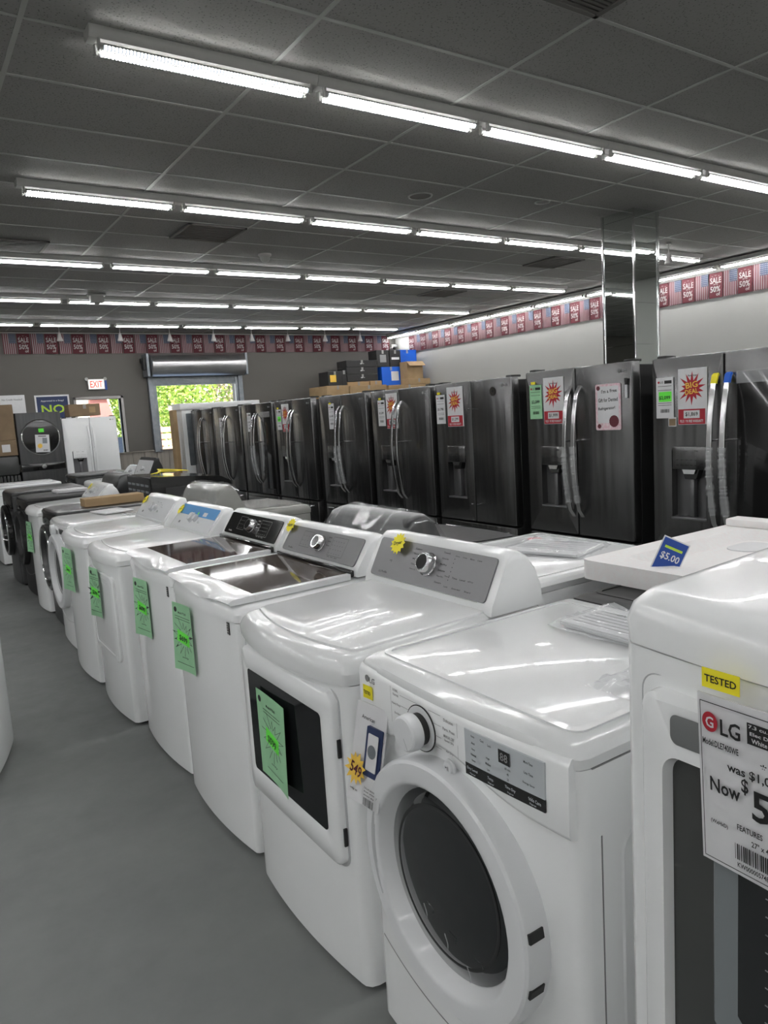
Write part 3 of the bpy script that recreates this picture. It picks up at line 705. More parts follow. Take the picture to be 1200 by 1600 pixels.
washer_glass(2.675, 'white top-load washer with silver console and brown glass lid, beside the window-door dryer', 'silver')
washer_glass(3.425, 'white top-load washer with black console and brown glass lid', 'black', x=.925)

# dryer with window door (GE style)
W, D = .685, .70; t = thing('dryer', 'white dryer with dark rectangular door window and silver console', 'dryer', (.885, 1.90, 0))
cabinet(t, 'white', W, D, .025, .02, .872, .035)
topcap(t, 'white_film', W, D, .055, .875, .945, .968, .04, .006)
bm = B(); P = [(x, y) for x, y in plan(W-.07, .47, .045, .03)]; loft(bm, [[(x+.05, y, .945+.03*(x+.05)) for x, y in P], [(x+.052, y*.995, .9505+.03*(x+.05)) for x, y in P], [(x+.056, y*.985, .9525+.03*(x+.05)) for x, y in P]]); obj('top_panel', bm, 'white_film', t)
c, mt, H_, pp = console(t, 'white', W, .985, 1.135, .495, D, 'silver')
knob(pp, mt, -.0, 0.005, .036, .034)
panel_text(pp, mt, [('(c) Profile', -.235, -.055, .05, .010), ('>||', -.21, -.01, .014, .009), ('O', -.21, .03, .008, .008)] + [(s, -.075, .05-.018*i, .035, .006) for i, s in enumerate(('Cottons', 'Normal', 'Mixed', 'Casuals', 'Warm Up'))] + [(s, .075, .055-.02*i, .035, .006) for i, s in enumerate(('Towels', 'Quick', 'Bulky', 'Delicates', 'Time Dry', 'Steam'))] + [(s, .13+.035*i, .05, .02, .005) for i, s in enumerate(('Dry', 'Damp', 'More', 'Less'))] + [('.', .12, .04-.014*i, .004, .004) for i in range(6)] + [(s, .11+.038*i, -.02, .026, .006) for i, s in enumerate(('Temp', 'Time', 'Level', 'eDry'))] + [('Lock', .12, -.052, .02, .005), ('Extended', .17, -.052, .04, .005), ('Start', .225, -.052, .03, .005)])
panel_boxes(pp, mt, [(-.28, .28, -.0745, -.0735)], 'fixture')
# door
def bowx(y, b=.025, hw=W/2): return -b*(1-(y/hw)**2)
def plateloop(y0, y1, z0, z1, r, dx, seg=6, extra=None):
    P = rrect(y0, y1, z0, z1, r, seg); return [(bowx(a)+dx+(extra(a, b) if extra else 0), a, b) for a, b in P]
bm = B(); A = (-.29, .315, .355, .845)
hb = lambda a, b: -.018*math.exp(-((a-.315)/.08)**2)*math.sin(max(0, min(1, (b-.40)/.42))*PI)
rings(bm, [plateloop(A[0], A[1], A[2], A[3], .035, .004), plateloop(A[0]+.001, A[1]-.001, A[2]+.001, A[3]-.001, .035, -.014, extra=hb), plateloop(A[0]+.008, A[1]-.008, A[2]+.008, A[3]-.008, .03, -.02, extra=hb),
           plateloop(-.238, .262, .435, .785, .016, -.022), plateloop(-.232, .256, .441, .779, .014, -.018)], False, True)
dd = obj('door', bm, 'white', t, ang=.8)
bm = B(); loops = [plateloop(-.2315, .2555, .4415, .7785, .014, -.0175), plateloop(-.231, .255, .442, .778, .014, -.0190)]; rings(bm, loops, True, True); obj('window', bm, 'deep_glass', dd)
for z in (.70, .45):
    bm = B(); box(bm, bowx(-.28)-.010, bowx(-.28)+.0, -.2945, -.2885, z-.03, z+.02); obj('hinge', bm, 'black_matte', dd)
bm = B(); rings(bm, [plateloop(A[0]-.008, A[1]+.008, A[2]-.008, A[3]+.008, .04, -.0008), plateloop(A[0]-.008, A[1]+.008, A[2]-.008, A[3]+.008, .04, .001)], True, True); obj('door_recess', bm, 'grey_plastic', t)

# plain dryer and washers further down the row
def plain_top(y, kind, label, film=False, x=.885, W=.685, D=.70, zt=1.09, cm='white_plastic', rz=0, body='white', lidm='white_film', yback=None):
    t = thing('top_load_washer' if kind == 'washer' else 'dryer', label, 'washing machine' if kind == 'washer' else 'dryer', (x, y, 0), rz)
    cabinet(t, body, W, D, .03 if kind != 'flat' else .01, .02, .862, .03)
    topcap(t, body, W, D, .045, .865, .925, .945, .035, .006)
    bm = B(); P = plan(W-.10, .42, .03, .03); loft(bm, [[(a+.06, b, .924+.03*a) for a, b in P], [(a+.062, b*.995, .931+.03*a) for a, b in P], [(a+.067, b*.98, .933+.03*a) for a, b in P]])
    obj('lid', bm, lidm, t)
    c, mt, H_, pp = console(t, body, W, .955, zt, .49, D, cm, tilt=.10)
    for u, r in ((-.03, .03), (.04, .022)): knob(pp, mt, u-.02, .0, r, .022, 'grey_plastic', 'white_plastic')
    bm = B(); tt = B(); lathe(tt, [(0, .008), (.008, .008)], 14, (.09, -.02, 0), 'z'); merge(bm, tt, mt); obj('start_button', bm, 'grey_plastic', pp)
    panel_text(pp, mt, [('normal', -.10, .035, .03, .006), ('heavy', -.10, .02, .03, .006), ('light', .0, .045, .03, .006), ('delicate', .06, .045, .03, .006), ('bulky', .1, .03, .03, .006), ('timed', .12, .015, .03, .006)], 'ink_grey')
    bm = B(); quadz(bm, -.22, -.195, -.05, -.035, .003, mt, .001); obj('brand_plate', bm, 'ink_grey', pp)
    if film:
        bm = B(); tt = B(); box(tt, -W/2+.045, W/2-.045, .012, H_/2+.002, .003, .006, .001, 1); merge(bm, tt, mt)
        f = obj('protective_film', bm, 'blue_film', pp)
        bm = B(); quadz(bm, .1, .16, .02, .045, .0065, mt); obj('film_label', bm, 'paper', f)
        bm = B(); star(bm, .02, .032, .012, .008, 8, .0065, mtx=mt); obj('green_dot', bm, 'neon_green', f)
    if kind == 'dryer':
        bm = B(); A = (-.26, .28, .33, .80)
        rings(bm, [[(bowx(a, .03, W/2)+dx, a, b) for a, b in rrect(A[0]+k, A[1]-k, A[2]+k, A[3]-k, .04, 5)] for dx, k in ((.003, 0), (-.012, 0), (-.017, .006), (-.017, .03), (-.013, .034), (-.013, .05))], False, True)
        obj('door', bm, 'white', t, ang=.5)
        bm = B(); 
        for s in (-1, 1): box(bm, .16, .163, s*(W/2)-.001, s*(W/2)+.001, .02, .86)
        obj('side_seam', bm, 'seam', t)
    return t
plain_top(4.18, 'dryer', 'white dryer with blue film on its console and a solid square door', True)
plain_top(4.97, 'washer', 'white top-load washer with pale console next to the blue-film dryer', zt=1.10)

def frontloader(y, label, m='white', doorm='white_plastic', glassm='dark_glass', rimm=None, x=.885, W=.69, D=.74, zt=.985, detail=0, rz=0, topm='white_film', panelm=None, loc=None, name='front_load_dryer', cat='dryer', cz=.568, topdetail=True):
    t = thing(name, label, cat, loc or (x, y, 0), rz); hw = W/2; bow = .018
    cabinet(t, m, W, D, bow, .02, zt-.045, .028)
    topcap(t, topm, W, D, bow+.004, zt-.043, zt, zt+.002, .03, .003)
    if topdetail:
        bm = B(); P = rrect(.035, D-.06, -hw+.035, hw-.035, .03, 4); Q = rrect(.05, D-.075, -hw+.05, hw-.05, .02, 4)
        rings(bm, [[(a, b, zt-.001) for a, b in P], [(a, b, zt+.004) for a, b in P], [(a, b, zt+.005) for a, b in Q], [(a, b, zt+.0005) for a, b in Q]]); obj('top_rim', bm, topm, t)
    # control fascia with arched lower edge
    bx = lambda a: -bow*(1-(a/hw)**2)
    N = 28; up = [(hw-.012-(2*hw-.024)*k/N) for k in range(N+1)]
    def low(a): q = a/(hw-.012); return max(.80+.028*0, .0)+(.04*math.exp(-((a-.01)/.16)**2)) - .0 + (-.0)*(q)
    bm = B(); rows = []
    for a in up:
        zl = .812+.055*math.exp(-((a-.0)/.15)**2); rows.append([(bx(a)+.006, a, zl), (bx(a)-.010, a, zl+.006), (bx(a)-.014, a, zl+.016), (bx(a)-.012, a, zt-.035), (bx(a)-.004, a, zt-.022), (bx(a)+.008, a, zt-.02)])
    loft(bm, rows); fa = obj('control_fascia', bm, panelm or m, t, ang=.9)
    # door: ring with funnel and glass
    C = (0.0, cz); R = .272; n = 64
    def lp(r, dx, dy=0, rz_=1.0): return [(dx, C[0]+dy+r*math.cos(2*PI*k/n), C[1]+r*rz_*math.sin(2*PI*k/n)) for k in range(n)]
    bm = B(); rings(bm, [lp(R, .004), lp(R, -.052), lp(R-.003, -.060), lp(R-.009, -.0645), lp(R-.045, -.066), lp(R-.051, -.0645), lp(R-.056, -.060), lp(.203, -.030, 0), lp(.200, -.026, 0)], False, False)
    dr = obj('door', bm, doorm, t, ang=.5)
    if rimm:
        bm = B(); rings(bm, [lp(R-.018, -.0655), lp(R-.022, -.071), lp(R-.03, -.073), lp(R-.038, -.071), lp(R-.042, -.066)], False, False); obj('chrome_rim', bm, rimm, dr)
    bm = B(); rings(bm, [lp(.2015, -.027), lp(.199, -.030), lp(.15, -.040), lp(.08, -.048), lp(.02, -.050)], False, True); gl = obj('door_glass', bm, glassm, dr, ang=.9)
    bm = B(); rings(bm, [lp(.170, -.0375), lp(.166, -.0385), lp(.162, -.0375)], False, False); obj('glass_rim', bm, 'black', gl)
    # recessed grip on the left side of the ring
    bm = B(); pts = []
    for k in range(13):
        a = math.radians(150+60*k/12); pts.append((a, .5+.5*math.sin(PI*k/12)))
    rowsA = []
    for a, s in pts:
        ca, sa = -math.cos(a), math.sin(a); q = []
        for r_, dx in ((.212, -.047), (.226, -.055-.012*s), (.238, -.0672)): q.append((dx+.0, C[0]-ca*-1*0+C[0]+r_*(-math.cos(a)), C[1]+r_*sa))
        rowsA.append(q)
    loft(bm, rowsA, False, False); obj('door_grip', bm, 'grey_plastic', dr, ang=1.2)
    for a in (10, -14):
        ar = math.radians(a); c_ = Vector((-.035, C[0]-R*math.cos(ar), C[1]+R*math.sin(ar)))
        bm = B(); tt = B(); box(tt, -.022, .014, -.003, .003, -.010, .010, .001, 1); merge(bm, tt, Matrix.Translation(c_) @ Matrix.Rotation(-ar, 4, 'X')); obj('hinge_slot', bm, 'black_matte', dr)
    # lower drawer line
    bm = B(); N = 20; rows = []
    for k in range(N+1):
        a = -hw+.03+(2*hw-.06)*k/N; zl = .20+.06*(a/hw)**2; rows.append([(bx(a)-.0012, a, zl-.0012), (bx(a)-.0012, a, zl+.0012), (bx(a)+.002, a, zl+.0012), (bx(a)+.002, a, zl-.0012)])
    loft(bm, rows); obj('lower_seam', bm, 'seam', t)
    return t, fa, dr, bx
# hero: nearest front loader
t, fa, dr, bx = frontloader(1.145, 'white front-load dryer with round dark door, dial and LG logo, in the foreground', detail=1)
W = .69; hw = W/2
mt = lambda y, z, e=.0145: FX(bx(y)-e, y, z)
# side stamping
bm = B(); s = -hw
A = rrect(.10, .66, .10, .80, .05, 5); Bq = rrect(.106, .654, .106, .794, .045, 5)
rings(bm, [[(a, s+.001, b) for a, b in A], [(a, s-.003, b) for a, b in Bq]], False, True); obj('side_panel', bm, 'white', t, ang=.2)
bm = B(); box(bm, .05, .0525, -hw-.0012, -hw+.003, .03, .81); box(bm, .03, .70, -hw-.0012, -hw+.003, .9385, .941); obj('side_seam', bm, 'seam', t)
# dial
ky, kz = 1.205-1.145, .895
bm = B(); ring_ = [(0.0, .050), (-.002, .051), (-.003, .050), (-.003, .046)]
lathe(bm, [(0, .0505), (-.0015, .0505)], 40, (bx(ky)-.0145, ky, kz), 'x'); kr = obj('dial_ring', bm, 'ink', t)
bm = B(); lathe(bm, [(-.001, .048), (-.0025, .048)], 40, (bx(ky)-.0145, ky, kz), 'x'); obj('dial_plate', bm, 'white_plastic', kr)
bm = B(); lathe(bm, [(-.002, .034), (-.022, .034)], 36, (bx(ky)-.0145, ky, kz), 'x'); obj('dial_collar', bm, 'black_matte', kr)
bm = B(); lathe(bm, [(-.020, .0385), (-.024, .040), (-.044, .038), (-.048, .034), (-.049, .02)], 40, (bx(ky)-.0145, ky, kz), 'x'); dk = obj('dial_knob', bm, 'white_plastic', t)
bm = B(); quadz(bm, -.001, .001, -.034, -.008, .0498, FX(bx(ky)-.0145, ky, kz) @ Matrix.Rotation(.5, 4, 'Z')); obj('pointer', bm, 'grey_plastic', dk, recalc=False)
for (by, bz, sym) in ((.123, .860, 'O'), (-.035, .845, '>||')):
    bm = B(); lathe(bm, [(0, .0165), (-.003, .0165), (-.004, .014), (-.009, .0125), (-.010, .010)], 26, (bx(by)-.0145, by, bz), 'x'); b_ = obj('push_button', bm, 'white_plastic', t)
    letters(b_, 'symbol', 'ink', [(sym, 0, 0, .011, .009)], mtx=FX(bx(by)-.0247, by, bz), z=.0004)
ft = lambda s, y, z, w_, h_, b_: txt(b_, s, 0, 0, w_, h_, z=.0006, mtx=mt(y, z))
bm = B()
ft('LG', .262, .940, .022, .014, bm)
for s, y, z in (('NORMAL', .155, .950), ('Normal', .155, .940), ('Heavy Duty', .155, .918), ('Bedding', .150, .897), ('Towels', .148, .873), ('Delicates', -.035, .940), ('Perm. Press', -.035, .921), ('MANUAL DRY', -.035, .906), ('Speed Dry', -.035, .897), ('Air Dry', -.035, .874)): ft(s, y, z, .0034*len(s), .0065, bm)
ft('Wi-Fi', .150, .855, .012, .005, bm)
obj('lettering', bm, 'ink_grey', fa, recalc=False)
bm = B(); lathe(bm, [(0, .0085), (-.0012, .0085)], 24, (bx(.286)-.0145, .286, .940), 'x'); obj('logo_badge', bm, 'ink_grey', fa)
bm = B()
def hl(y0, y1, z): quadz(bm, -(y1-y0)/2, (y1-y0)/2, -.0004, .0004, .0007, mt((y0+y1)/2, z))
def vl(y, z0, z1): quadz(bm, -.0004, .0004, -(z1-z0)/2, (z1-z0)/2, .0007, mt(y, (z0+z1)/2))
hl(.07, .135, .945); hl(.10, .135, .921); hl(.11, .13, .90); hl(-.01, .03, .945); hl(-.01, .015, .922); hl(-.01, .01, .897); hl(-.01, .01, .873)
vl(.176, .87, .955); vl(-.062, .915, .946); vl(-.062, .87, .90); obj('printed_lines', bm, 'ink_grey', fa, recalc=False)
# display
dy0, dy1, dz0, dz1 = -.285, -.085, .852, .945
bm = B(); rows = []
for k in range(9):
    a = dy1+(dy0-dy1)*k/8; rows.append([(bx(a)-.0125, a, dz0), (bx(a)-.0160, a, dz0), (bx(a)-.0160, a, dz1), (bx(a)-.0125, a, dz1)])
loft(bm, rows); dp = obj('display', bm, 'panel_grey', fa)
bm = B(); rows = []
for k in range(9):
    a = dy1+(dy0-dy1)*k/8; rows.append([(bx(a)-.0130, a, dz0), (bx(a)-.0166, a, dz0), (bx(a)-.0166, a, dz0+.024), (bx(a)-.0130, a, dz0+.024)])
loft(bm, rows); obj('touch_strip', bm, 'black', dp)
bm = B(); md = lambda y, z: FX(bx(y)-.0166, y, z)
quadz(bm, -.015, .015, -.013, .013, .0006, md(-.192, .922)); obj('digit_window', bm, 'black', dp)
bm = B(); txt(bm, '88', 0, 0, .020, .016, z=.0012, mtx=md(-.192, .922)); obj('digits', bm, 'ink_grey', dp, recalc=False)
bm = B()
for s, y, z in (('Damp', -.11, .935), ('Cool', -.135, .935), ('Lock', -.155, .932), ('Anti', -.11, .922), ('Very', -.11, .909), ('Normal', -.11, .898), ('Damp', -.11, .886), ('High', -.15, .905), ('Medium', -.15, .894), ('Low', -.15, .883), ('60 min', -.20, .902), ('40', -.20, .892), ('20', -.20, .882), ('More Time', -.25, .932), ('Less Time', -.25, .912), ('Energy Saver', -.25, .892)): txt(bm, s, 0, 0, .0025*len(s), .005, z=.0005, mtx=md(y, z))
obj('display_lettering', bm, 'ink', dp, recalc=False)
bm = B()
for s, y in (('Dry Level', -.105), ('Temp.', -.155), ('Time Dry', -.205), ('Wrinkle Care', -.258)): txt(bm, s, 0, 0, .0034*len(s), .007, z=.0008, mtx=md(y, .866)); txt(bm, 'Signal', 0, 0, .016, .004, z=.0008, mtx=md(y, .857))
obj('strip_lettering', bm, 'panel_grey', dp, recalc=False)
# inner drum ribs hint behind the glass
bm = B()
for k in range(3): tube(bm, [(-.052, .06-.07*k, .50-.03*k), (-.056, .045-.07*k, .485-.03*k), (-.053, .05-.07*k, .47-.03*k)], .0012, 5)
obj('glass_scuffs', bm, 'wrap', dr)
t.name = 'front_load_dryer'
# tags on it
t = thing('price_tag', 'white hanging tag with yellow 549 starburst on the foreground front-load dryer', 'tag', mtx=frame((.836, 1.398, .768), (.06, -1, .0), (.22, -.18, 1)))
obj('paper', sheet(.112, .235, .0015, .010, -1), 'paper', t)
bm = B(); prism(bm, rrect(-.005, .05, -.045, .07, .002, 1), .009-.006, .0105, 2)
for v in bm.verts: v.co.z = min(v.co.z, .007) if v.co.x > .02 else v.co.z
obj('picture', bm, 'navy', t)
bm = B(); prism(bm, rrect(.003, .042, -.03, .055, .002, 1), .010, .0112, 2); obj('dryer_picture', bm, 'paper', t)
bm = B(); star(bm, .022, .015, .016, .0158, 20, .0116, jit=0); obj('round_picture', bm, 'galv', t)
bm = B(); star(bm, -.028, -.038, .042, .026, 12, .0145, seed=4); obj('starburst', bm, 'gold', t)
letters(t, 'price_lettering', 'maroon', [('549', -.026, -.04, .045, .028, -.2)], z=.0155)
letters(t, 'lettering', 'ink', [('American', -.0, .088, .05, .009), ('only at', -.03, -.088, .03, .006), ('7.4 cu ft electric', .03, -.07, .04, .005), ('dryer white', .03, -.078, .04, .005), ('sensor dry', .03, -.086, .04, .005)], z=.0135)
bm = B(); barcode(bm, .03, -.101, .04, .018, .0135); obj('barcode', bm, 'ink', t, recalc=False)
t = thing('tested_sticker', 'yellow TESTED sticker above the tag on the foreground front-load dryer', 'sticker', mtx=frame((.8615, 1.425, .908), (0, -1, 0), (0, 0, 1)))
obj('paper', sheet(.036, .032, .0008, .003, -1, 3), 'yellow', t); letters(t, 'lettering', 'ink', [('TESTED', 0, 0, .03, .009)], z=.004)

# nearest machine at the right edge: raised dryer with inset door
def big_dryer():
    W, D = .69, .76; z0 = .27
    t = thing('dryer', 'white dryer at the right edge with rounded top and large price sheet', 'dryer', (.885, .362, 0))
    hw = W/2; bow = .03; bx = lambda a: -bow*(1-(a/hw)**2)
    bm = B(); P = plan(W, D, bow, .03); loft(bm, [[(x, y, z0) for x, y in P], [(x, y, 1.195) for x, y in P]]); obj('cabinet', bm, 'white', t)
    bm = B(); P = plan(W, D, bow, .03); loft(bm, [[(x, y, .0) for x, y in P], [(x, y, z0-.004) for x, y in P]]); pd = obj('pedestal', bm, 'white', t)
    bm = B(); box(bm, -.035, -.02, -.28, .28, .06, .22, .01); dw = obj('drawer', bm, 'white_plastic', pd); bm = B(); box(bm, -.045, -.034, -.1, .1, .17, .19, .005); obj('handle', bm, 'grey_plastic', dw)
    topcap(t, 'white', W, D, bow+.004, 1.199, 1.275, 1.30, .04, .003)
    c, mt, H_, pp = console(t, 'white', W, 1.31, 1.42, .53, D, 'silver'); knob(pp, mt, 0, 0)
    def lp(y0, y1, z0_, z1_, r, dx, seg=7): return [(bx(a)+dx, a, b) for a, b in rrect(y0, y1, z0_, z1_, r, seg)]
    bm = B(); rings(bm, [lp(-.30, .305, .53, 1.163, .03, .006), lp(-.30, .305, .53, 1.163, .03, -.001), lp(-.294, .299, .536, 1.157, .028, .003)], False, False); obj('door_recess', bm, 'grey_plastic', t)
    bm = B()
    O = lp(-.285, .29, .545, 1.148, .03, .004); O2 = lp(-.284, .289, .546, 1.147, .03, -.020); O3 = lp(-.276, .281, .554, 1.139, .028, -.028)
    I1 = lp(-.243, .247, .60, 1.065, .03, -.028); I2 = lp(-.238, .242, .605, 1.060, .028, -.010)
    rings(bm, [O, O2, O3, I1, I2], False, False); dr = obj('door', bm, 'white', t, ang=.7)
    bm = B(); I3 = lp(-.240, .244, .603, 1.062, .028, -.009)
    N = len(I3); E1 = [(bx(0)-.003, -.0+.205*math.cos(a), .80+.200*math.sin(a)) for a in [math.radians(0+0) for _ in range(0)]]
    def ell(ry, rz_, dx, p=2.6):
        out = []
        for (x, a, b) in I3:
            an = math.atan2(b-.8325, a); c_, s_ = math.cos(an), math.sin(an); k = (abs(c_)**p+abs(s_)**p)**(-1/p); out.append((bx(0)+dx, ry*k*c_, .8325+rz_*k*s_))
        return out
    rings(bm, [I3, ell(.206, .198, -.008)], False, False); obj('window_mask', bm, 'mask', dr)
    bm = B(); rings(bm, [ell(.206, .198, -.008), ell(.203, .195, -.010), ell(.168, .160, -.0035)], False, False); ib = obj('inner_bezel', bm, 'bezel', dr)
    bm = B(); rings(bm, [ell(.168, .160, -.0035), ell(.10, .10, -.006), ell(.02, .02, -.007)], False, True); gl = obj('window', bm, 'dark_glass', dr)
    bm = B()
    for k in range(9): tube(bm, [(bx(0)-.0088, -.09, .73+.025*k), (bx(0)-.0100, -.0, .735+.025*k), (bx(0)-.0088, .10, .745+.025*k)], .0009, 4)
    obj('drum_lines', bm, 'ink_grey', gl)
    # grip recess and lettering strip
    bm = B(); rings(bm, [lp(-.2, .232, 1.085, 1.128, .012, -.0285), lp(-.197, .229, 1.088, 1.125, .012, -.0292)], True, True); obj('handle_recess', bm, 'recess', dr)
    return t
M['recess'] = mat('recess_grey', (.17, .175, .175), .4); M['mask'] = mat('charcoal_mask', (.055, .057, .055), .35); M['bezel'] = mat('bezel_grey', (.20, .22, .23), .25, coat=.3)
big_dryer()
t = thing('price_sheet', 'large white LG price sheet marked Now $599 on the right-edge dryer', 'price sign', mtx=frame((.828, .455, 1.062), (-.04, -1, 0), (-.05, 0, 1)) @ Matrix.Diagonal((.8, 1, 1, 1)))
obj('paper', sheet(.216, .235, .002, .004), 'paper', t)
bm = B()
for q in ((-.100, .100, .1085, .1097), (-.100, .100, -.1097, -.1085), (-.100, -.0988, -.1097, .1097), (.0988, .100, -.1097, .1097)): quadz(bm, *q, .0065)
quadz(bm, -.02, .09, .072, .1, .0065); obj('printed_frame', bm, 'ink', t, recalc=False)
letters(t, 'brand_lettering', 'ink', [('LG', -.048, .081, .034, .022), ('Model:DLE7400WE', -.066, .055, .062, .009), ('was $1,049', -.01, .030, .09, .014), ('Now', -.060, -.002, .052, .02), ('$', -.026, .012, .012, .022), ('599', .035, -.008, .10, .042), ('FEATURES', -.02, -.047, .042, .008), ('(WxHxD)', -.072, -.055, .03, .007), ('27" x 44 1/4" x 30"', .02, -.062, .075, .008), ('KW00000574874', -.012, -.1, .06, .007), ('* * * *', .03, .048, .06, .008)], z=.0066)
letters(t, 'box_lettering', 'paper', [('7.3 cu. ft. Ultra Large', .033, .095, .1, .006), ('Elec Dryer LG Easy', .03, .086, .09, .006), ('White', .0, .078, .025, .006)], z=.0072)
bm = B(); barcode(bm, -.008, -.082, .075, .022, .0066); obj('barcode', bm, 'ink', t, recalc=False)
bm = B(); star(bm, -.083, .083, .0135, .0134, 24, .0066, jit=0); lg = obj('logo', bm, 'red', t)
bm = B(); txt(bm, 'G', -.083, .083, .014, .015, z=.0072); obj('logo_mark', bm, 'paper', lg, recalc=False)
t = thing('tested_sticker', 'yellow TESTED sticker at the top of the right-edge price sheet', 'sticker', mtx=frame((.830, .513, 1.198), (-.03, -1, .0), (0, 0, 1)))
obj('paper', sheet(.052, .026, .0009), 'yellow', t); letters(t, 'lettering', 'ink', [('TESTED', 0, 0, .044, .010)], z=.0016)

# green paper signs
def green_sign(y, z, label, x=.832, w_=.20, h_=.275, price='599', curl=.03, side=-1):
    t = thing('price_sign', label, 'sign', mtx=FX(x, y, z)); obj('paper', sheet(w_, h_, .0012, curl, side), 'green_paper', t)
    zz = curl+.004
    def bend(bm):
        for v in bm.verts:
            u = v.co.x/w_+.5; k = v.co.y/h_+.5; v.co.z = v.co.z+curl*((u if side > 0 else 1-u)**2)*(.55+.45*(1-k))
        return bm
    bm = B(); star(bm, 0, .0, .082, .040, 14, .0018, 1.0, .95, .2, 2); obj('starburst_outline', bend(bm), 'ink', t)
    bm = B(); star(bm, 0, .0, .074, .036, 14, .0022, 1.0, .95, .2, 2); obj('starburst', bend(bm), 'green_paper', t)
    bm = B(); tt = B(); quadz(tt, -.05, .05, -.024, .024, .0027); merge(bm, tt, Matrix.Rotation(-.15, 4, 'Z')); obj('sticker', bend(bm), 'neon_green', t)
    bm = B(); txt(bm, '$'+price, .006, -.003, .065, .026, z=.0075, rot=-.15); txt(bm, 'Model PTD60', .0, .1, .07, .009, z=.002)
    for a in (.085, .075, -.105): quadz(bm, -.06, .07, a-.001, a+.001, .002)
    txt(bm, 'only', .0, -.082, .05, .008, z=.002); star(bm, -w_/2+.025, .11, .011, .0105, 16, .002, jit=0)
    obj('printing', bend(bm), 'ink', t, recalc=False); return t
green_sign(1.967, .600, 'green price sign marked $599 taped over the dryer door window', .846, curl=.018, side=1, w_=.215)
green_sign(2.80, .728, 'green price sign on the washer with silver console', .868, w_=.16, price='699')
green_sign(3.46, .722, 'green price sign on the washer with black console', .890, w_=.165, price='699')
green_sign(4.20, .68, 'green price sign on the blue-film dryer door', .836, w_=.13, price='399')
green_sign(4.95, .70, 'green price sign on the top-load washer with pale console', .838, price='449')
green_sign(7.17, .66, 'green price sign on the far rounded washer between two dark machines', .925, w_=.16, price='499')

# star stickers on consoles
def star_sticker(o, u, v, word, label, r=.036):
    t = thing('star_sticker', label, 'sticker', mtx=frame(o, u, v)); bm = B(); star(bm, 0, 0, r, r*.74, 13, 0, jit=.05, th=.0012); obj('star', bm, 'yellow', t)
    letters(t, 'handwriting', 'ink', [(word, 0, 0, r*1.1, r*.42, .25)], z=.002); return t
vv = Vector((.07, 0, .115)).normalized()
star_sticker((.885+.532, 2.075, 1.108), (0, -1, 0), (.07, 0, .13), 'Dryer', 'yellow star sticker reading Dryer on the silver console of the window-door dryer', .040)
star_sticker((.905+.545, 2.975, 1.085), (0, -1, 0), (.07, 0, .10), 'Washer', 'yellow star sticker on the corner of the silver washer console', .036)
star_sticker((.885+.548, 4.46, 1.05), (0, -1, 0), (.1, 0, .115), 'Dryer', 'yellow star sticker beside the blue film on the dryer console', .036)
star_sticker((.885+.555, 5.25, 1.06), (0, -1, 0), (.1, 0, .115), 'Washer', 'yellow star sticker on the pale washer console', .036)

# rest of the row
t, fa, dr, bx = frontloader(5.69, 'white front-load washer with flat papers on its top, beyond the top-loaders', name='front_load_washer', cat='washing machine', topdetail=False, zt=.94, x=.93, W=.665)
bm = B(); box(bm, bx(.2)-.02, bx(.2)-.01, -.30, -.12, .855, .895, .004, 1); obj('display', bm, 'black', fa)
bm = B(); lathe(bm, [(-.01, .04), (-.04, .036)], 28, (bx(0), .05, .87), 'x'); obj('dial_knob', bm, 'white_plastic', fa)
bm = B()
for i in range(7):
    for j in range(5): box(bm, .40+.035*i, .42+.035*i, -.28+.03*j, -.26+.03*j, .942, .946)
obj('top_vents', bm, 'grey_plastic', t)
t, fa, dr, bx = frontloader(6.42, 'graphite front-load washer with cardboard box on top', m='graphite', doorm='graphite', topm='graphite', rimm='chrome', name='front_load_washer', cat='washing machine', topdetail=False, panelm='black', x=.985, zt=.955, W=.665)
plain_top(7.17, 'washer', 'white rounded top-load washer between two dark front-loaders', zt=1.08, W=.63, x=.965)
star_sticker((.965+.553, 7.38, 1.045), (0, -1, 0), (.1, 0, .115), 'Washer', 'yellow star sticker on the farthest white console of the row', .036)
t, fa, dr, bx = frontloader(7.96, 'matte black front-load washer with dark door and papers on top', m='black_matte', doorm='black_matte', topm='black_matte', name='front_load_washer', cat='washing machine', topdetail=False, panelm='black', x=.985, zt=.965)
t, fa, dr, bx = frontloader(8.74, 'dark steel front-load dryer with glossy control strip behind the black washer', m='graphite', doorm='black', topm='graphite', rimm='chrome', topdetail=False, panelm='black', x=.95)
# plain white machine at far left seen from its side
t = thing('dryer', 'plain white dryer at far left with flat ribbed top, standing beyond the dark machines', 'dryer', (.955, 10.27, 0))
cabinet(t, 'white', .69, .75, .01, .02, .93, .02); topcap(t, 'white_plastic', .69, .75, .01, .933, .965, .97, .02, .006)
bm = B()
for k in range(2): box(bm, .06, .66, -.26+.2*k, -.10+.2*k, .968, .985, .006)
obj('top_slab', bm, 'white_film', t)
bm = B(); box(bm, .02, .72, -.348, -.344, .85, .853); box(bm, .12, .15, -.35, -.344, .72, .725); obj('side_seam', bm, 'seam', t)
t = thing('top_load_washer', 'white machine cut off by the left edge, across the aisle', 'washing machine', (.232, 3.80, 0), PI-.30)
cabinet(t, 'white', .69, .70, .02, .02, .93, .03); topcap(t, 'white', .69, .70, .03, .933, .975, .98, .03, .004)
bm = B(); box(bm, .5, .68, -.33, .33, .97, 1.09, .03); obj('console', bm, 'white_plastic', t)
bm = B(); box(bm, .05, .45, -.28, .28, .978, .986, .004, 1); obj('lid', bm, 'white_film', t)

